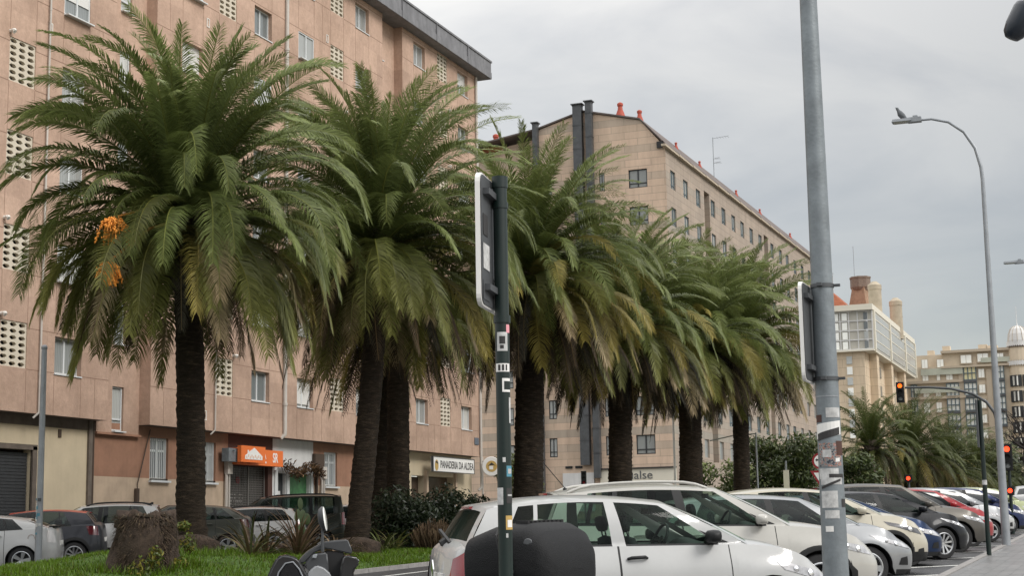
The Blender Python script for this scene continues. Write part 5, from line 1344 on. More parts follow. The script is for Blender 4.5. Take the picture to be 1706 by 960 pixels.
# gable
gops = [(-34.0, -32.5, z, z + 1.46) for z in brows] + [(-36.4, -35.95, z, z + 1.46) for z in brows] + [(-40.95, -40.3, z, z + 1.46) for z in brows]
m = MB(); wall(m, fG, (-41.45, -31.0), (2.0, 30.4), gops, .3)
gp_ = [(-31.0, 30.4), (-32.95, 32.75), (-37.6, 33.9), (-41.45, 32.85), (-41.45, 30.4)]
m.add([(x, 113, z) for x, z in gp_], [tuple(range(5))])
m.quad((-41.45, 113, 2), (-41.45, 114.2, 2), (-41.45, 114.2, 32.8), (-41.45, 113, 32.8))
B_build('gable_wall', m, M['granite_b_lit'])
for z in brows:
    bwin('Bg', (-33.25, 113.12, z), -PI / 2)
m = MB()
for z in brows:
    for x0, x1 in ((-36.4, -35.95), (-40.95, -40.3)):
        m.box(((x0 + x1) / 2, 113.14, z + .73), (x1 - x0, .05, 1.44)); 
o = B_build('narrow_panes', m, M['pane_grey']); o['kind'] = 'stuff'
m = MB()
for z in brows:
    for x0, x1 in ((-36.4, -35.95), (-40.95, -40.3)):
        for xx in (x0 + .04, x1 - .04, (x0 + x1) / 2): m.box((xx, 113.10, z + .73), (.07, .05, 1.44))
        for zz in (z + .04, z + .4, z + 1.42): m.box(((x0 + x1) / 2, 113.101, zz), (x1 - x0, .05, .07))
o = B_build('narrow_frames', m, M['frame_dark']); o['kind'] = 'stuff'
# left wing
wops = [(-45.4, -44.2, z - .3, z + 1.1) for z in brows] + [(-43.5, -42.9, z + 2.6, z + 4.0) for z in brows if z > 20]
wops = [o for o in wops if o[3] < 31.3]
m = MB(); wall(m, fW, (-52, -41.45), (2.0, 31.3), wops, .3); m.add([(-41.45, 113.9, 31.3), (-41.45, 113.9, 32.45), (-44.2, 113.9, 32.1), (-46.5, 113.9, 31.3)], [(0, 1, 2, 3)])
B_build('wing_wall', m, M['granite_b_lit'])
m = MB()
for o in wops: m.box(((o[0] + o[1]) / 2, 114.05, (o[2] + o[3]) / 2), (o[1] - o[0], .05, o[3] - o[2]))
o = B_build('wing_panes', m, M['pane_grey']); o['kind'] = 'stuff'
m = MB()
for o in wops:
    for xx in (o[0] + .04, o[1] - .04, (o[0] + o[1]) / 2): m.box((xx, 114.0, (o[2] + o[3]) / 2), (.08, .06, o[3] - o[2]))
    for zz in (o[2] + .04, o[2] + .45, o[3] - .04): m.box(((o[0] + o[1]) / 2, 114.001, zz), (o[1] - o[0], .06, .08))
o = B_build('wing_frames', m, M['frame_dark']); o['kind'] = 'stuff'
# roof
m = MB(); rp = [(-30.8, 30.42), (-32.95, 32.80), (-37.6, 33.95), (-41.5, 32.9), (-52, 31.4)]
for i in range(4):
    (x0, z0), (x1, z1) = rp[i], rp[i + 1]; m.quad((x0, 112.85, z0), (x1, 112.85, z1), (x1 + .9, 182, z1), (x0 + .9, 182, z0), 0)
    m.quad((x0, 112.85, z0), (x1, 112.85, z1), (x1, 112.85, z1 + .12), (x0, 112.85, z0 + .12), 0)
    m.quad((x0, 112.85, z0 + .12), (x1, 112.85, z1 + .12), (x1 + .9, 182, z1 + .12), (x0 + .9, 182, z0 + .12), 0)
B_build('roof', m, [pbr('roof_grey_brown', (.13, .105, .095), .8, var=.35, vs=.7), M['tile_roof']])
m = MB()
for k in range(17): y = 114 + 4 * k; m.box((XB(y) + .12, y, 30.36), (.34, 3.99, .16))
B_build('cornice', m, M['trim_d'])
m = MB(); m.box((-31.35, 112.92, 30.62), (.55, .14, .5)); B_build('corner_vent', m, M['dark'])
def duct(x, w_, z0, z1, y=112.72):
    p = MB(); z = z0
    while z < z1 - .2:
        h = min(1.9, z1 - z); p.box((x, y, z + h / 2), (w_, .5, h - .05)); p.box((x, y, z + h - .02), (w_ + .06, .54, .06)); z += 1.9
    p.box((x, y, z1 + .1), (w_ + .22, .7, .08)); B_build('flue', p, M['dark_metal'])
duct(-37.93, .72, 6.2, 34.4); duct(-37.0, .5, 5.2, 34.55); duct(-41.5, .38, 3, 33.3)
def pot(x, y, z, s=1.0):
    p = MB(); p.lathe([(.42, -.6), (.42, .25), (.36, .5), (.2, .95), (.18, 1.2), (.24, 1.24), (.24, 1.42), (.1, 1.52), (0, 1.52)], 14, Matrix.Translation((x, y, z)) @ Matrix.Scale(s, 4)); B_build('chimney_pot', p, M['red_clay'], smooth=40)
pot(-35.0, 114.6, 33.3, 1.0); pot(-33.6, 115.2, 32.9, .85)
for y in (121.3, 128.6, 141.6, 151.3, 165.6): pot(-32.45 + .0129 * (y - 113), y, 32.1, .48)
pot(-46.2, 116, 32.2, 1.05)
p = MB(); p.box((-45.6, 114.8, 32.0), (2.0, 1.6, .4)); B_build('tile_hip', p, M['tile_roof'])
p = MB(); ax, ay = -32.3, 134.0; p.tube([(ax, ay, 32.2), (ax, ay, 36.2)], .035, 6)
for z, l in ((36.1, 1.5), (34.2, .6), (33.8, .7)):
    p.tube([(ax, ay, z), (ax + l, ay - .2, z + .05)], .02, 5)
    for k in range(5): p.tube([(ax + l * (.3 + .16 * k), ay - .3 - .1, z), (ax + l * (.3 + .16 * k), ay + .3, z)], .012, 4)
B_build('aerial', p, M['lamp_metal'])
# shop band at the gable foot
m = MB(); m.box((-33.9, 112.9, 5.3), (5.9, .2, 1.05)); B_build('shop_band', m, M['sign_cream'])
m = MB(); m.box((-33.9, 112.82, 5.88), (6.0, .3, .1)); B_build('band_edge', m, M['ink'])
m = MB(); m.box((-33.9, 112.95, 3.3), (5.8, .1, 2.2)); B_build('shop_glass', m, M['glass_dk'])
m = MB(); m.box((-38.6, 112.88, 4.2), (2.5, .22, 2.9)); B_build('white_shop_panel', m, M['white'])
for x in (-39.4, -38.6):
    m = MB(); m.box((x, 112.97, 6.1), (.55, .1, .18)); B_build('air_slot', m, M['black'])
sg = thing('shop_letters', 'grey metal letters ualse on the cream shop band of the granite block', 'sign', (-33.45, 112.79, 5.36))
text('ualse', .88, M['ink_grey'], (-.25, -.012, -.02), (PI / 2, 0, 0), sg, sx=1.12, bold=-.004, extrude=.02)

# ------------------------------------------------------------------ cream building C with the glazed box
Cb = thing('cream_building', 'cream office block with a glazed top box and two round chimneys', 'building', (-36, 245, gz(245)))
CO = Vector((-36, 245, gz(245)))
def C_build(name, mb, mat, **k):
    o = mb.build(name, mat, **k); o.parent = Cb; o.matrix_parent_inverse = Matrix.Translation(-CO); return o
m = MB(); m.box((-40.2, 270, 16), (8.2, 49, 25)); m.box((-40, 245.5, 16), (7.7, 2.2, 25))
for y in (250, 266.5, 283): m.box((-35.6, y, 16), (1.4, 2.4, 25))
C_build('body_wall', m, M['granite_c'])
m = MB(); m.box((-39.6, 270, 34.95), (10.3, 53, .9)); m.box((-39.6, 270, 28.2), (10.1, 52.6, .25)); C_build('cornice', m, M['sign_cream'])
m = MB(); m.box((-39.5, 270.2, 31.5), (9.9, 52.0, 6.4)); C_build('gallery_wall', m, pbr('pale_gallery', (.48, .46, .40), .4, var=.12, vs=.4))
for i in range(6):
    for j in range(4):
        if i == 4: continue
        m = MB(); m.box((-43.0 + 1.36 * i + (.55 if i == 5 else 0), 244.1, 29.1 + 1.5 * j), (.8 if i < 5 else .6, .1, 1.15)); C_build('gallery_pane', m, M['win_sky'] if i < 5 else M['pane_grey'])
m = MB()
for j in range(5): m.box((-39.6, 244.12, 28.4 + 1.5 * j), (9.9, .14, .16))
for i in range(9): m.box((-43.7 + 1.36 * i if i < 7 else (-34.65 - .75 * (8 - i)), 244.121, 31.4), (.16, .14, 6.2))
C_build('gallery_mullions', m, M['white'])
for k, (y0, y1) in enumerate(((246, 262), (264, 281), (283, 296))):
    m = MB(); m.box((-34.53, (y0 + y1) / 2, 31.4), (.1, y1 - y0, 5.4)); C_build('side_glazing', m, pbr('side_glass%d' % k, (.40, .41, .39), .25, var=.1, vs=.4))
m = MB()
for z in (29.9, 31.6, 33.2): m.box((-34.47, 271, z), (.08, 50, .14))
for y in (245.2, 263, 282, 296.2): m.box((-34.45, y, 31.4), (.25, .9, 6.4))
C_build('side_bands', m, M['sign_cream'])
m = MB()
for k in range(8):
    m.box((-38.5, 244.35, 26.8 - 1.65 * k), (.85, .1, 1.2), mi=k % 2)
o = C_build('stair_windows', m, [M['pane_grey'], M['win_sky']]); o['kind'] = 'stuff'
m = MB()
for k in range(7):
    for y in (254, 257, 260, 270, 273, 276, 287, 290, 293): m.box((-36.02, y, 26.0 - 3.0 * k), (.12, 1.7, 1.7))
o = C_build('side_windows', m, pbr('side_pane', (.22, .215, .19), .3, var=.2, vs=.5)); o['kind'] = 'stuff'
for (x, y, zt) in ((-36.15, 259.5, 41.0), (-33.2 - 1.9, 277, 40.5)):
    m = MB(); m.lathe([(1.08, 33.4), (1.08, zt - 1.2), (1.15, zt - 1.15), (1.15, zt - .4), (.9, zt - .2), (.4, zt + .25), (0, zt + .25)], 20, Matrix.Translation((x, y, 0)))
    for z in (35.4, 37.3): m.lathe([(1.1, z), (1.1, z + .1)], 20, Matrix.Translation((x, y, 0)))
    C_build('round_chimney', m, pbr('chimney_stone', (.42, .36, .27), .85, var=.18, vs=1), smooth=40)
Tw = thing('brick_tower', 'tapering reddish brick tower with an eight-sided head above a red roof', 'tower', (-41.6, 285, gz(285)))
m = MB(); m.lathe([(3.4, 36), (3.0, 39), (2.1, 43.6), (2.1, 44.2), (1.9, 44.25)], 4, Matrix.Translation((-41.9, 285, -gz(285))) @ Matrix.Translation((0, 0, 0)))
def T_build(name, mb, mat, **k):
    o = mb.build(name, mat, **k); o.parent = Tw; o.matrix_parent_inverse = Matrix.Translation((41.6, -285, -gz(285))); return o
m = MB(); m.lathe([(3.6, 30), (3.0, 38), (1.75, 43.6), (1.75, 44.3)], 4, Matrix.Translation((-42.2, 285, 0)) @ Matrix.Rotation(.5, 4, 'Z')); T_build('shaft', m, M['brick_red'])
m = MB(); m.lathe([(1.5, 43.7), (1.85, 44.2), (1.85, 45.8), (1.95, 45.85), (1.95, 46.15), (0, 46.25)], 8, Matrix.Translation((-42.2, 285, 0))); T_build('head', m, pbr('tower_head', (.20, .15, .12), .9, var=.3))
m = MB(); m.tube([(-43.2, 285, 46), (-43.2, 285, 52)], .05, 5); T_build('mast', m, M['lamp_metal'])
m = MB(); m.add([(-52, 262, 34), (-37.8, 262, 34.6), (-37.8, 292, 34.6), (-52, 292, 34), (-47, 268, 43.5), (-47, 288, 43.5)], [(0, 1, 4), (1, 2, 5, 4), (2, 3, 5), (3, 0, 4, 5)]); C_build('tile_roof', m, M['tile_roof'])

# ------------------------------------------------------------------ far building D
Db = thing('corner_building', 'far sandy stone apartment building with white galleries and a domed corner turret', 'building', (-25, 300, gz(300)))
DO = Vector((-25, 300, gz(300)))
def D_build(name, mb, mat, **k):
    o = mb.build(name, mat, **k); o.parent = Db; o.matrix_parent_inverse = Matrix.Translation(-DO); return o
DX = lambda px: -35.2 + (px - 1526) * .1078
DZ = lambda y: 33.8 - (y - 583) * .1134
m = MB(); m.box((-24, 308, 17.5), (26, 16, 26)); m.box((-20.5, 308, 31.6), (18.6, 15.6, 2.6)); m.box((-31, 309, 31.2), (9, 14, 3.4)); m.box((-3, 309, 17), (14, 16, 32))
D_build('stone_wall', m, M['granite_d'])
m = MB(); m.box((-20.5, 308, 33.1), (19.4, 17.2, .5)); m.box((-20.6, 307.6, 30.3 - .1), (19.2, 16.8, .4)); m.box((-31.5, 307.3, 27.6), (10, 15.8, .5)); m.box((-31.4, 307.6, 24.6), (10.6, 16.4, .5))
for px in (1604, 1650): m.box((DX(px), 299.9, 16), (.9, .5, 27))
D_build('cornice', m, M['trim_d'])
for a_, b_ in (((-32.5, 305, 33.2), (1.2, 2, 1.6)), ((-29.6, 305, 33.6), (1.4, 2, 2.2)), ((-23, 306, 34), (1.6, 2, 1.4)), ((-21.3, 306, 33.9), (2.0, 2, 1.1))):
    m = MB(); m.box(a_, b_); D_build('roof_stack', m, M['granite_d'])
for (c0, c1, ys_, mt, nx) in ((1579, 1599, ((642, 662), (667, 687), (693, 712), (718, 738)), 'win_sky', 3), (1609, 1629, ((615, 637), (642, 662), (667, 687), (693, 712), (718, 738)), 'win_sky', 3), (1664, 1675, ((615, 637), (642, 662), (667, 687), (693, 712)), 'win_sky', 2), (1519, 1528, ((642, 662), (667, 687)), 'win_sky', 2)):
    for (a, b) in ys_:
        m = MB(); w_ = DX(c1) - DX(c0); h_ = DZ(a) - DZ(b); cx = (DX(c0) + DX(c1)) / 2; cz = (DZ(a) + DZ(b)) / 2
        for i in range(nx + 1): m.box((cx - w_ / 2 + w_ * i / nx, 299.75, cz), (.16, .5, h_ + .1))
        for zz in (-.5, .0, .5): m.box((cx, 299.749, cz + zz * h_), (w_ + .16, .5, .15))
        m.box((cx, 299.7, cz - h_ / 2 - .28), (w_ + .2, .6, .4), mi=1)
        f = D_build('gallery', m, [M['frame_blue'], M['slate']])
        p = MB(); p.box((cx, 299.82, cz), (w_, .2, h_)); p.build('pane', M['win_yellow'] if (c0 == 1609 and a == 615) else M[mt], f)
for (c0, c1, ys_) in ((1539, 1549, ((600, 614), (624, 636), (648, 662), (672, 688))), (1560, 1569, ((648, 662), (672, 688))), (1563, 1569, ((624, 636),)), (1579, 1590, ((624, 636),)), (1565, 1576, ((601, 614),)), (1633, 1643, ((620, 634), (646, 659), (670, 684), (695, 708), (720, 733))), (1605, 1623, ((596, 609),)), (1633, 1651, ((595, 608),)), (1664, 1676, ((596, 606),))):
    for (a, b) in ys_:
        w_ = DX(c1) - DX(c0); h_ = DZ(a) - DZ(b); cx = (DX(c0) + DX(c1)) / 2; cz = (DZ(a) + DZ(b)) / 2
        m = MB(); m.box((cx, 299.93, cz), (w_ + .2, .1, h_ + .2)); m.box((cx, 299.86, cz - h_ / 2 - .12), (w_ + .4, .3, .14)); f = D_build('window', m, M['trim_d'])
        p = MB()
        for s in ((-.25, .25) if w_ > .8 else (0,)): p.box((cx + s * w_, 299.87, cz), (w_ * (.46 if w_ > .8 else .9), .1, h_))
        p.build('pane', M['win_sky'], f)
m = MB(); m.box((-30.2, 299.4, 30.35 - .9), (7.6, .08, 1.2)); m.box((-31.2, 299.4, 26.0), (8.2, .08, 1.0)); D_build('balcony_glass', m, M['glass_rail'])
m = MB(); m.box((-19.3, 299.6, 31.6 - .4), (7.5, .1, .9)); D_build('balcony_glass', m, M['glass_rail'])
tx, ty = -16.3, 300.5
m = MB(); m.lathe([(1.9, 4), (1.9, 33.6)], 16, Matrix.Translation((tx, ty, 0))); D_build('turret', m, M['granite_d'])
m = MB()
for k in range(6):
    z = 27.6 - 2.85 * k - .6
    for a in range(5): an = -PI / 2 + (a - 2) * .42; m.box((tx + 1.9 * math.cos(an), ty + 1.9 * math.sin(an), z), (.5, .62, 2.1), Matrix.Rotation(an, 3, 'Z'))
o = D_build('turret_glazing', m, M['frame_dark']); o['kind'] = 'stuff'
m = MB()
for k in range(6):
    z = 27.6 - 2.85 * k - .6
    for an in (-PI / 2 - .55, -PI / 2 - .2): m.box((tx + 2.13 * math.cos(an), ty + 2.13 * math.sin(an), z), (.06, .3, 1.7), Matrix.Rotation(an, 3, 'Z'))
o = D_build('turret_panes', m, M['win_sky']); o['kind'] = 'stuff'
for z, r in ((29.9, 2.2), (33.5, 2.1)):
    m = MB(); P = []
    for j in range(2): P.append([Vector((tx + r * math.cos(2 * PI * k / 64), ty + r * math.sin(2 * PI * k / 64), z + .8 * j + .28 * (1 if k % 2 else -1) * (j * 2 - 1) * .5)) for k in range(65)])
    m.grid(P); D_build('zigzag_band', m, M['white'])
m = MB(); m.lathe([(1.75, 33.9), (1.8, 34.6), (1.65, 35.8), (1.3, 36.7), (.7, 37.2), (.15, 37.35), (.06, 38), (.03, 41), (0, 41)], 12, Matrix.Translation((tx, ty, 0))); D_build('dome', m, M['white'])
m = MB()
for k in range(12):
    a = 2 * PI * k / 12; pts = [(tx + r * math.cos(a), ty + r * math.sin(a), z) for r, z in ((1.78, 33.9), (1.83, 34.6), (1.68, 35.8), (1.33, 36.7), (.72, 37.23))]; m.tube(pts, .05, 5)
o = D_build('dome_ribs', m, M['trim_d']); o['kind'] = 'stuff'
m = MB(); m.lathe([(1.95, 30.8), (1.5, 30.85), (1.5, 33.2), (2.1, 33.3), (2.1, 33.6)], 16, Matrix.Translation((tx, ty, 0))); D_build('turret_lantern', m, M['brown'])

# ------------------------------------------------------------------ street furniture
def pole(name, label, x, y, h, r0, r1, mat, cat='lamp post', group=None, dz=.05, oct_=24):
    root = thing(name, label, cat, (x, y, gz(y, dz)), group=group); m = MB()
    m.tube([(0, 0, -.05), (0, 0, h * .3), (0, 0, h)], [r0, lerp(r0, r1, .3), r1], oct_, True); m.build('pole', M[mat], root, 50); return root
def sticker(parent, r, a0, a1, z0, z1, mat, name='sticker', tilt=0, off=.0015):
    m = MB(); P = []
    for j in range(2):
        z = (z0, z1)[j]; P.append([Vector(((r + off) * math.cos(a), (r + off) * math.sin(a), z + tilt * (a - a0))) for a in [lerp(a0, a1, k / 8) for k in range(9)]])
    m.grid(P); return m.build(name, M[mat], parent)
LAMP = 'tall grey lamp posts along the right pavement'
# near grey post with pasted stickers
g1 = pole('lamp_post', 'near tall grey tapered post covered in torn stickers', -1.70, 9.85, 8.6, .086, .030, 'grey_metal', group=LAMP, dz=.05)
def rad(z): return lerp(.086, lerp(.086, .030, .3), z / 2.58) if z < 2.58 else lerp(lerp(.086, .03, .3), .03, (z - 2.58) / 6.02)
VA = -PI / 2 + .17      # facing the camera
random.seed(21)
def st(px0, px1, y0, y1, mat, tilt=0, nm='sticker', off=.002):
    zc = 1.42 + (876 - (y0 + y1) / 2) / 259.0 - gz(9.85, .05); z0 = 1.42 + (876 - y1) / 259 - gz(9.85, .05); z1 = 1.42 + (876 - y0) / 259 - gz(9.85, .05)
    r = rad(zc); f = lambda p: VA + math.asin(clamp((p - .5) * 2, -.98, .98))
    sticker(g1, r, f(px0), f(px1), z0, z1, mat, nm, tilt, off)
st(.0, .95, 715, 738, 'sign_white', .01); st(.05, .9, 730, 742, 'ink', .02, off=.003); st(.08, .92, 745, 783, 'poster'); st(.2, .55, 756, 768, 'paper', off=.003); st(.75, .98, 742, 765, 'maroon', off=.003); st(.7, .86, 770, 776, 'sign_white', .01, off=.003)
st(.05, .8, 786, 803, 'paper'); st(.42, .95, 795, 801, 'ink', .0, off=.003); st(.1, .9, 800, 812, 'paper', off=.0026); st(.12, .85, 815, 819, 'ink', .03, off=.0034); st(.1, .72, 822, 849, 'paper'); st(.2, .75, 853, 866, 'paper'); st(.2, .5, 878, 887, 'sign_white'); st(.0, .22, 699, 711, 'maroon'); st(.4, .95, 688, 704, 'paper'); st(.0, .95, 668, 670, 'lamp_metal'); st(.86, .99, 835, 848, 'ink')
for y_ in (486, 640):
    m = MB(); z = 1.42 + (876 - y_) / 259 - gz(9.85, .05); m.tube([(0, 0, z - .012), (0, 0, z + .012)], rad(z) + .006, 20); m.box((.0, -rad(z) - .02, z), (.03, .05, .02)); m.box((rad(z) + .02, 0, z), (.05, .02, .016)); m.build('clamp_band', M['dark_metal'], g1, 50)
def parking_sign(name, label, x, y, zc, w_, h_, xoff, yaw=0):
    root = thing(name, label, 'sign', (x, y, zc), rz=R_(yaw)); m = MB(); r = .05; pts = []
    for (cy, cz, a0) in ((w_ / 2 - r, h_ / 2 - r, 0), (-w_ / 2 + r, h_ / 2 - r, 90), (-w_ / 2 + r, -h_ / 2 + r, 180), (w_ / 2 - r, -h_ / 2 + r, 270)):
        for k in range(5): a = R_(a0 + 22.5 * k); pts.append((xoff, cy + r * math.cos(a), cz + r * math.sin(a)))
    m.prism(pts, (-.022, 0, 0)); m.build('plate', M['sign_white'], root)
    m = MB(); m.prism([(xoff + .002, p[1] * .965, p[2] * .975) for p in pts], (.003, 0, 0)); b = m.build('back', M['dark_metal'], root)
    for s in (-1, 1): m = MB(); m.box((xoff + .02, 0, s * h_ * .36), (.03, w_ * .8, .03)); m.build('bracket', M['dark_metal'], root)
    return root
parking_sign('parking_sign', 'sign plate seen edge-on clamped to the near grey post', -1.72, 9.80, 2.62, .42, .625, -.065)
# green post
g2 = pole('sign_post', 'dark green round post with stickers in front of the white hatchback', -2.67, 6.745, 2.90, .0335, .0335, 'green_metal', 'post', dz=.05)
for z0_, z1_, r0_ in ((2.85, 2.905, .038), (2.20, 2.235, .04), (2.75, 2.78, .038)): m = MB(); m.tube([(0, 0, z0_), (0, 0, z1_)], r0_, 20); m.build('collar', M['green_metal'], g2, 50)
ps = parking_sign('parking_sign', 'sign plate with stickers on its back, clamped to the green post', -2.67, 6.745, 2.76, .46, .63, -.045, 9)
for (y, z, w_, h_, mt) in ((-.15, .07, .09, .10, 'ink'), (-.15, .07, .05, .06, 'paper'), (-.14, -.08, .12, .12, 'paper'), (-.13, -.09, .08, .09, 'ink'), (-.135, -.09, .05, .05, 'paper'), (-.15, -.24, .12, .09, 'dark_metal'), (.06, -.23, .1, .14, 'sign_white')):
    m = MB(); m.box((-.037 - .001 + .0006 * w_ * 10, y, z), (.0012 + .01 * (.12 - w_), w_, h_)); m.build('sticker', M[mt], ps)
VG = -PI / 2 + .38
def sg_(p0, p1, y0, y1, mat, off=.0012):
    z = lambda y: 1.42 + (885 - y) / 359.0 - gz(6.745, .05); f = lambda p: VG + math.asin(clamp((p - .5) * 2, -.98, .98)); sticker(g2, .0335, f(p0), f(p1), z(y1), z(y0), mat, off=off)
sg_(.15, .85, 555, 587, 'paper'); sg_(.3, .7, 562, 575, 'ink', .002); sg_(.35, .6, 577, 583, 'ink', .002); sg_(.05, .95, 608, 622, 'sign_white'); sg_(.2, .35, 610, 620, 'ink', .002); sg_(.45, .6, 610, 620, 'ink', .002); sg_(.7, .8, 610, 620, 'ink', .002)
sg_(.45, .97, 633, 656, 'sign_white'); sg_(.58, .99, 638, 652, 'green_metal', .002); sg_(.88, 1, 665, 708, 'paper'); sg_(.4, .6, 765, 773, 'paper'); sg_(.65, .98, 779, 797, 'blue'); sg_(.75, .95, 784, 792, 'paper', .002); sg_(.0, .4, 815, 843, 'paper'); sg_(.62, .99, 816, 841, 'ink'); sg_(.7, .95, 826, 829, 'paper', .002); sg_(.55, .98, 861, 884, 'yellow'); sg_(.66, .95, 868, 880, 'sign_white', .002); sg_(.55, .7, 890, 897, 'paper'); sg_(.78, 1, 542, 556, 'pink')
# far lamp with curved arm
def curved_lamp(name, label, x, y, h, ys, zs_, r0, r1, group, dz=.05, head=(.75, .24, .10)):
    root = pole(name, label, x, y, h, r0, r1, 'lamp_metal', group=group, dz=dz)
    m = MB(); pts = [(0, 0, h - .02)] + [(a, b, c) for a, b, c in zs_]; m.tube(pts, [r1] + [lerp(r1, r1 * .62, k / len(zs_)) for k in range(1, len(zs_) + 1)], 12); m.build('arm', M['lamp_metal'], root, 50)
    e = Vector(pts[-1]); d = (Vector(pts[-1]) - Vector(pts[-2])); d.z = 0; d.normalize(); an = math.atan2(d.y, d.x)
    m = MB(); RT = Matrix.Rotation(an, 3, 'Z')
    m.box(e + d * .12 + Vector((0, 0, .02)), (.34, .2, .12), RT); m.box(e + d * .44 + Vector((0, 0, .03)), (.50, .28, .07), RT, taper=.9); m.box(e + d * .1 + Vector((0, 0, .10)), (.12, .12, .06), RT)
    hd = m.build('lamp_head', M['lamp_metal'], root); m = MB(); m.box(e + d * .45 + Vector((0, 0, -.012)), (.4, .22, .02), RT); m.build('lamp_glass', M['glass_rail'], hd); return root
arc = [(-.02, 0, .35), (-.13, 0, .85), (-.38, 0, 1.30), (-.74, 0, 1.60), (-1.16, 0, 1.73), (-1.46, 0, 1.73)]
curved_lamp('lamp_post', 'tall grey lamp post with a curved arm and a pigeon on its head', -2.76, 40.07, 9.15, None, [(a, b, c + 9.1) for a, b, c in arc], .105, .048, LAMP)
curved_lamp('lamp_post', 'farther lamp post at the right edge, only its arm and head showing', -1.55, 62, 8.3, None, [(a, b, c + 8.25) for a, b, c in arc], .10, .05, LAMP)
m = MB()
# pigeon on the lamp head: one lofted body
def bird(m, c, an, s):
    RT = Matrix.Translation(c) @ Matrix.Rotation(an, 4, 'Z') @ Matrix.Rotation(R_(-48), 4, 'Y') @ Matrix.Scale(s, 4); P = []
    for (x, r, zz, fl) in ((-.26, .012, .0, .5), (-.20, .03, .0, .5), (-.12, .05, .0, .9), (-.03, .072, .0, 1), (.06, .07, .005, 1), (.12, .045, .02, 1), (.155, .036, .035, 1), (.19, .036, .045, 1), (.215, .022, .045, 1), (.225, .01, .042, 1), (.25, .003, .036, 1)):
        row = [RT @ Vector((x, r * math.cos(2 * PI * k / 12), zz + r * fl * math.sin(2 * PI * k / 12))) for k in range(13)]; P.append(row)
    m.grid(P)
bird(m, (-4.66, 40.07, 11.86), PI, 1.1)
pg = m.build('pigeon', M['bird'], None, 60, merge=True); tag(pg, 'grey pigeon perched on the lamp head of the curved post', 'bird')
m = MB(); m.tube([(-4.66, 40.1, 11.69), (-4.66, 40.1, 11.8)], .01, 5); m.tube([(-4.66, 40.04, 11.69), (-4.66, 40.04, 11.8)], .01, 5); m.build('legs', M['red_clay'], pg)
# thin green post on the pavement
g3 = pole('sign_post', 'thin dark green post standing beside the far lamp post', -2.72, 34.29, 3.25, .05, .045, 'green_metal', 'post')
m = MB(); m.box((-.07, 0, 2.75), (.03, .28, 1.0)); m.build('plate', M['dark_metal'], g3); sticker(g3, .05, -PI, 0, 1.46, 1.56, 'paper')
# lamp on the far side, left
lp = pole('lamp_post', 'slim plain grey post in front of the garage on the left', -23.9, 30.5, 5.32, .085, .065, 'lamp_metal', dz=0)
m = MB(); m.lathe([(.065, 0), (.075, .01), (.075, .06), (.05, .10), (0, .11)], 16, Matrix.Translation((0, 0, 5.30))); m.build('cap', M['lamp_metal'], lp, 50)
random.seed(8)
for k in range(14): a = VA - .65 + random.uniform(-.9, .9); z = .75 + .075 * k + random.uniform(-.03, .03); sticker(lp, .085, a, a + random.uniform(.4, 1.0), z, z + random.uniform(.03, .12), random.choice(['paper', 'sign_white', 'dark_metal', 'blue']), off=.003)
# traffic lights
def signal(parent, c, yaw, lit, s=1.0, n=3, litmat='lampred'):
    RT = Matrix.Rotation(yaw, 3, 'Z'); m = MB(); m.box(c, (.32 * s, .22 * s, (.30 * n + .04) * s), RT); hd = m.build('signal_head', M['plastic'], parent)
    m = MB(); m.box(Vector(c) + RT @ Vector((0, .10 * s, 0)), (.38 * s, .02, (.30 * n + .1) * s), RT); m.build('backboard', M['dark'], hd)
    for k in range(n):
        z = (n - 1) * .15 * s - .30 * s * k; MT = Matrix.Translation(Vector(c) + RT @ Vector((0, -.115 * s, z))) @ RT.to_4x4() @ Matrix.Rotation(PI / 2, 4, 'X')
        m = MB(); m.lathe([(0, .03), (.06 * s, .025), (.105 * s, 0)], 16, MT); m.build('lens', M[litmat] if k == lit else M['pane_grey'] if k == n - 1 else M['dark'], hd, 60)
        m = MB(); P = []
        for j in range(2): P.append([MT @ Vector((.118 * s * math.cos(a), .118 * s * math.sin(a), .17 * s * j)) for a in [lerp(-.3, PI + .3, q / 10) for q in range(11)]])
        m.grid(P); m.build('visor', M['plastic'], hd, 60)
    return hd
YAW = R_(7)
t1 = pole('traffic_signal', 'traffic signal hanging from a long curved arm, its top lamp lit', -5.05, 72.8, 4.3, .10, .08, 'dark_metal', 'traffic light')
m = MB(); m.tube([(0, 0, 4.25), (-.1, 0, 4.75), (-.42, 0, 5.25), (-1.0, -.03, 5.65), (-1.9, -.06, 5.92), (-2.9, -.1, 6.03), (-3.95, -.15, 6.06)], [.08, .075, .07, .065, .06, .055, .05], 10); m.build('arm', M['dark_metal'], t1, 50)
signal(t1, (-4.15, -.3, 5.85), YAW, 0, .95, litmat='lampamber')
t2 = pole('traffic_signal', 'pedestrian signal with a lit red lamp and an added lower red lens beside the far lamp post', -3.35, 51.9, 2.75, .055, .05, 'green_metal', 'traffic light')
signal(t2, (-.02, -.16, 2.35), R_(4), 0, .85); signal(t2, (.0, -.16, 1.30), R_(4), 0, .7, n=1)  # lower single-lens head is added, standing in for a tail-light glow
t3 = pole('traffic_signal', 'low traffic signal with a glowing lamp just above the red car roof', -9.6, 77, 2.2, .05, .05, 'dark_metal', 'traffic light', dz=0)
signal(t3, (0, -.14, 2.02), R_(7), 0, .9, n=1)
t4 = pole('traffic_signal', 'small traffic signal with a dim red lamp in front of the white shop panel', -33.5, 99.2, 2.4, .06, .05, 'dark_metal', 'traffic light', dz=.05)
signal(t4, (0, -.2, 2.75), R_(18), 2, .95, litmat='red')
t5 = thing('traffic_signal', 'dark rounded signal housing cut off by the upper right corner', 'traffic light', (-.02, 8.0, 3.95))
m = MB(); P = []
MT = Matrix.Translation((-.30, 0, -.02)) @ Matrix.Rotation(R_(28), 4, 'Y')
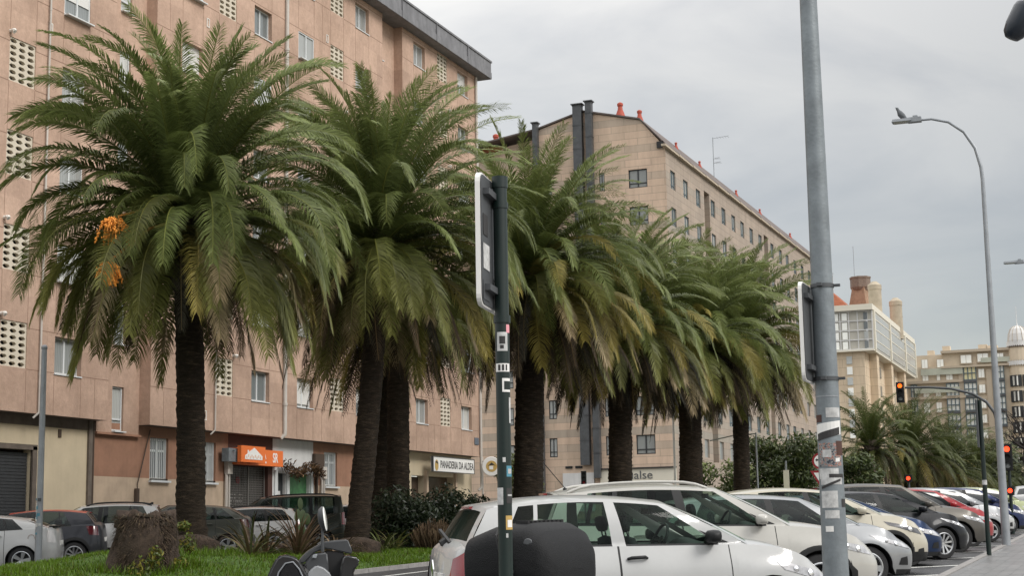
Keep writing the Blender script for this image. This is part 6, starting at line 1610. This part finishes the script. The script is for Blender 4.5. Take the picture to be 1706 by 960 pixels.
for (z, r) in ((-.105, 0), (-.10, .035), (-.075, .054), (-.03, .062), (.06, .062), (.085, .055), (.10, .03), (.103, 0)): P.append([MT @ Vector((r * math.cos(2 * PI * k / 18), r * math.sin(2 * PI * k / 18), z)) for k in range(19)])
m.grid(P); m.build('housing', pbr('navy_black', (.012, .018, .028), .3), t5, 50, merge=True)
m = MB(); m.tube([(-.27, 0, .06), (-.1, 0, .09), (.7, .1, .1)], .022, 8); m.tube([(.7, .1, .25), (.7, .1, -3.75)], [.05, .06], 12); m.build('mast', M['green_metal'], t5, 50)
# road signs
ns = pole('road_sign', 'no left turn sign over an inverted give way triangle', -10.56, 59.0, 2.95, .035, .03, 'lamp_metal', 'sign', dz=.0)
RT = Matrix.Rotation(R_(10), 4, 'Z')
m = MB(); MT = RT @ Matrix.Translation((0, -.06, 2.62)) @ Matrix.Rotation(PI / 2, 4, 'X'); m.lathe([(0, 0), (.31, 0), (.31, .02), (0, .02)], 28, MT); m.build('plate', M['red'], ns)
m = MB(); m.lathe([(0, .021), (.235, .021), (.235, .025), (0, .025)], 28, MT); m.build('disc', M['sign_white'], ns)
m = MB()
for q in ([(-.13, .10), (-.13, -.02), (-.19, .04)], [(-.13, .07), (.11, .07), (.11, .01), (-.13, .01)], [(.05, .01), (.11, .01), (.11, -.16), (.05, -.16)]): m.prism([MT @ Vector((a, b, .026)) for a, b in q], RT @ Vector((0, -.004, 0)))
m.build('arrow', M['ink'], ns)
m = MB(); TR = [MT @ Vector((a, b - .66, 0)) for a, b in ((-.40, .30), (.40, .30), (0, -.38))]; m.prism(TR, RT @ Vector((0, -.02, 0))); m.build('triangle_edge', M['red'], ns)
m = MB(); m.prism([MT @ Vector((a, b - .66, .021)) for a, b in ((-.27, .225), (.27, .225), (0, -.23))], RT @ Vector((0, -.004, 0))); m.build('triangle', M['sign_white'], ns)
wp = pole('lamp_post', 'thin white lamp post between two palm trunks', -21.2, 77.1, 5.6, .06, .05, 'white', dz=.05)
ca = thing('catenary_arm', 'slender grey arm on a post between the last palm trunks', 'post', (-17.2, 78.2, gz(78)))
m = MB(); m.tube([(0, 0, 0), (0, 0, 4.55)], .04, 8); m.tube([(0, 0, 4.5), (-1.2, -.2, 4.42), (-2.3, -.4, 4.2)], .03, 6); m.build('pole', M['lamp_metal'], ca, 50)
bs = thing('bollard_post', 'white and dark rectangular post in front of the large bush', 'post', (-16.9, 84, gz(84)))
m = MB(); m.box((0, 0, 1.6), (.08, .08, 3.2)); m.build('pole', M['lamp_metal'], bs); m = MB(); m.box((0, -.05, 2.2), (.30, .04, 1.0)); m.build('plate', M['sign_cream'], bs)
bp_ = thing('billboard_post', 'dark brown upright post left of the short far palm', 'post', (-15.3, 104, gz(104)))
m = MB(); m.box((0, 0, 1.9), (.42, .3, 3.8)); m.build('pole', M['brown'], bp_); m = MB(); m.box((0, -.02, .5), (.7, .4, 1.0)); m.build('base', M['dark_metal'], bp_)
# bare tree at the right edge
def bare_tree(label, loc, h, seed, lean):
    rnd = random.Random(seed); root = thing('bare_tree', label, 'tree', loc); m = MB()
    def br(p, d, l, r, dep):
        pts = [p.copy()]; q = p.copy(); dd = d.copy()
        for k in range(4): dd = (dd + Vector((rnd.gauss(0, .16), rnd.gauss(0, .16), rnd.gauss(.04, .1)))).normalized(); q = q + dd * l / 4; pts.append(q.copy())
        m.tube(pts, [lerp(r, r * .6, k / 4) for k in range(5)], 7, cap=False)
        if dep:
            for k in range(3 if dep > 1 else 4):
                nd = (dd + Vector((rnd.gauss(0, .55), rnd.gauss(0, .55), rnd.gauss(.15, .3)))).normalized(); br(pts[rnd.choice((2, 3, 4))], nd, l * rnd.uniform(.55, .8), r * .55, dep - 1)
    br(Vector((0, 0, -.1)), Vector(lean).normalized(), h * .42, .26, 5); m.build('trunk', pbr('dark_bark', (.02, .016, .014), .95), root, 60, fix=False); return root
bare_tree('dark bare tree at the right edge behind the lamp post', (-3.0, 84, gz(84)), 7.2, 5, (.12, 0, 1))
bare_tree('second bare tree farther along at the right edge', (-2.6, 112, gz(112)), 9, 9, (.15, 0, 1))

# ------------------------------------------------------------------ scooters
M['scoot_grey'] = pbr('satin_dark_grey', (.055, .058, .062), .42, .2, var=.15, vs=12)
M['scoot_silver'] = pbr('satin_silver', (.30, .31, .32), .4, .3, var=.1, vs=12)
def loft(m, secs, n=16, p=.7, cap=True):
    P = []
    for (x, yc, zc, hw, hh) in secs:
        r = []
        for k in range(n):
            a = 2 * PI * k / n; c, s = math.cos(a), math.sin(a); r.append(Vector((x, yc + hw * math.copysign(abs(c) ** p, c), zc + hh * math.copysign(abs(s) ** p, s))))
        r.append(r[0]); P.append(r)
    m.grid(P)
    if cap: m.add(P[0][:-1], [tuple(range(n))]); m.add(P[-1][:-1], [tuple(range(n))])
def scooter(label, x, y, heading, topbox, mirror, backrest):
    root = thing('scooter', label, 'scooter', group=None)
    for wx in (.74, -.66):
        wh = bpy.data.objects.new('wheel', None); COL.objects.link(wh); wh.parent = root; wh.location = (wx, -.06, .27); wh.scale = (.87, .6, .87); wh.empty_display_size = .1
        inst('tyre', TYRE, wh); inst('rim', RIMS[1], wh)
    m = MB(); loft(m, [(-.98, 0, .72, .05, .04), (-.85, 0, .68, .13, .12), (-.5, 0, .62, .19, .18), (-.15, 0, .56, .19, .2), (.0, 0, .42, .18, .12), (.35, 0, .36, .17, .06), (.45, 0, .38, .16, .06)]); m.build('rear_body', M['gloss_black'], root, 50)
    m = MB(); loft(m, [(-.95, 0, .86, .06, .04), (-.8, 0, .89, .13, .06), (-.45, 0, .88, .16, .07), (-.35, 0, .83, .16, .06), (.0, 0, .81, .13, .06), (.08, 0, .78, .06, .04)]); m.build('seat', M['plastic_tex'], root, 50)
    m = MB(); loft(m, [(.36, 0, .62, .24, .30), (.45, 0, .72, .24, .34), (.58, 0, .76, .20, .30), (.74, 0, .74, .12, .18), (.86, 0, .68, .04, .06)]); m.build('front_fairing', M['gloss_black'], root, 50)
    m = MB(); m.tube([(.74, .11, .27), (.60, .10, .70)], .03, 8); m.tube([(.74, -.11, .27), (.60, -.10, .70)], .03, 8); m.tube([(.5, 0, .6), (.42, 0, 1.06)], .035, 8); m.build('fork', M['dark_metal'], root, 50)
    # cockpit: outlines in a plane facing the rider's left rear, given real depth
    r_ = Vector((-.755, -.656, 0)); n_ = Vector((-.656, .755, 0)); up = Vector((0, 0, 1)); O = Vector((.40, 0, 1.112))
    def blk(name, pts, w0, w1, mat, bev=.008, par=None):
        m = MB(); P = [O + r_ * ((a - 525) / 305) + up * ((925 - b) / 305) + n_ * w0 for a, b in pts]; m.prism(P, n_ * (w1 - w0)); ob = m.build(name, M[mat], par or root)
        bm = bmesh.new(); bm.from_mesh(ob.data); bmesh.ops.bevel(bm, geom=bm.edges[:], offset=bev, segments=3, affect='EDGES', clamp_overlap=True); bm.to_mesh(ob.data); bm.free()
        ob.data.polygons.foreach_set('use_smooth', [True] * len(ob.data.polygons)); ob.data.set_sharp_from_angle(angle=R_(50)); return ob
    blk('windshield_cowl', [(487, 940), (492, 931), (503, 921), (528, 907), (548, 905), (569, 904), (576, 922), (575, 928), (553, 922), (531, 917), (513, 924), (497, 940)], -.16, -.03, 'scoot_grey', .006)
    blk('dash', [(496, 1010), (498, 940), (512, 925), (534, 923), (536, 943), (534, 1010)], -.12, .03, 'scoot_grey')
    blk('dash_recess', [(530, 1000), (532, 921), (562, 924), (560, 1000)], -.14, -.04, 'black', .004)
    blk('instrument_panel', [(500, 1010), (500, 960), (505, 951), (516, 943), (528, 947), (539, 957), (544, 1010)], .0, .08, 'scoot_silver', .007)
    blk('switch', [(509, 931), (511, 926), (518, 925), (516, 932)], .03, .045, 'lamp_metal', .002)
    blk('grip', [(551, 1010), (555, 946), (560, 930), (566, 928), (585, 933), (587, 942), (577, 953), (574, 1010)], -.10, .05, 'gloss_black', .010)
    lg = blk('leg_shield', [(425, 1010), (436, 960), (444, 943), (452, 929), (461, 924), (475, 926), (488, 932), (492, 940), (499, 952), (506, 965), (510, 1010)], -.02, .09, 'gloss_black', .012)
    blk('pad', [(446, 1010), (452, 962), (458, 947), (467, 937), (478, 935), (487, 946), (495, 962), (499, 1010)], .085, .105, 'plastic_tex', .010, lg)
    m = MB(); m.tube([O + r_ * ((a - 525) / 305) + up * ((925 - b) / 305) + n_ * .10 for a, b in ((447, 985), (455, 952), (466, 938), (478, 936), (488, 948), (497, 968))], .004, 6); m.build('piping', M['lamp_metal'], lg, 50)
    m = MB(); m.lathe([(0, .02), (.09, .01), (.11, 0)], 16, Matrix.Translation((.80, 0, .74)) @ Matrix.Rotation(PI / 2, 4, 'Y')); m.build('headlight', M['lens'], root, 50)
    if mirror:
        q = lambda a, b, w: O + r_ * ((a - 525) / 305) + up * ((925 - b) / 305) + n_ * w
        m = MB(); m.tube([q(527, 922, -.02), q(526.5, 905, -.01), q(527, 886, 0), q(529, 872, 0)], [.010, .008, .0065, .006], 8); st_ = m.build('mirror_stem', M['dark_metal'], root, 50)
        zx = (r_ * .985 + n_ * .17).normalized(); yx = (up * .985 - r_ * .13).normalized(); xx = yx.cross(zx).normalized(); MT = Matrix.Translation(q(531, 868.5, 0)) @ Matrix((xx, yx, zx)).transposed().to_4x4() @ Matrix.Diagonal((.05, .066, 1, 1))
        m = MB(); m.lathe([(1.0, 0), (1.0, -.012), (.8, -.028), (.4, -.036), (0, -.038)], 28, MT); m.build('mirror_shell', M['scoot_grey'], st_, 50)
        m = MB(); m.lathe([(0, .003), (.93, .003), (1.0, 0)], 28, MT); m.build('mirror_glass', M['win_sky'], st_, 50)
    if backrest:
        m = MB(); loft(m, [(-.92, .0, 1.00, .10, .11), (-.86, 0, 1.02, .17, .145), (-.78, 0, 1.01, .16, .13), (-.72, 0, .99, .10, .09)], 20, .8); m.build('backrest', M['plastic_tex'], root, 50)
        m = MB(); m.tube([(-.71, .12 * math.cos(a), 1.0 + .10 * math.sin(a)) for a in [2 * PI * k / 20 for k in range(21)]], .008, 6, cap=False); m.build('piping', M['dark_metal'], root, 50)
    if topbox:
        zc = topbox; bx = thing('top_box', 'x', 'x'); del bx['label']; del bx['category']; bx.parent = root; bx.location = (-.92, 0, zc); 
        m = MB(); loft(m, [(-.262, 0, -.10, .08, .04), (-.258, 0, -.09, .18, .075), (-.235, 0, -.055, .235, .115), (-.19, 0, -.02, .265, .145), (-.12, 0, -.002, .28, .162), (-.02, 0, .0, .285, .165), (.08, 0, -.008, .285, .158), (.16, 0, -.022, .275, .145), (.215, 0, -.03, .26, .135), (.232, 0, -.034, .24, .12), (.236, 0, -.036, .16, .08)], 48, .5); m.build('shell', M['plastic_tex'], bx, 50)
        m = MB()
        for k in range(9): m.box((-.06 + .0, -.16 + .04 * k, .163), (.07, .02, .016))
        m.build('lid_ribs', M['black'], bx); m = MB()
        for k in range(9): a = k / 8; m.box((-.035 - .03 * a, .287, .10 - .22 * a), (.045, .012, .014))
        m.build('hinge_ribs', M['black'], bx)
        m = MB(); m.tube([(-.02, .235, .145), (-.025, .277, .11), (-.06, .2875, -.04), (-.09, .285, -.15)], .007, 6); m.tube([(.025, .235, .14), (.02, .277, .105), (-.02, .2875, -.04), (-.05, .285, -.15)], .007, 6); m.build('strap_seam', M['dark'], bx)
        m = MB(); m.lathe([(0, .008), (.022, .006), (.026, 0)], 14, Matrix.Translation((-.15, .262, .065)) @ Matrix.Rotation(.3, 4, 'Z') @ Matrix.Rotation(-PI / 2, 4, 'X')); m.build('lock', M['dark_metal'], bx)
        m = MB(); m.box((0, 0, -.19), (.3, .3, .04)); m.tube([(.1, .1, -.2), (.2, .12, -.42)], .02, 6); m.tube([(.1, -.1, -.2), (.2, -.12, -.42)], .02, 6); m.build('rack', M['dark_metal'], bx)
    street_place(root, x, y, heading, .05); return root
SH = -79
scooter('black scooter with a large black top box and one round mirror behind the green post', -2.75 + .92 * math.sin(R_(SH)), 7.3 + .92 * math.cos(R_(SH)), SH, 1.10, (-.13, 1.325), False)
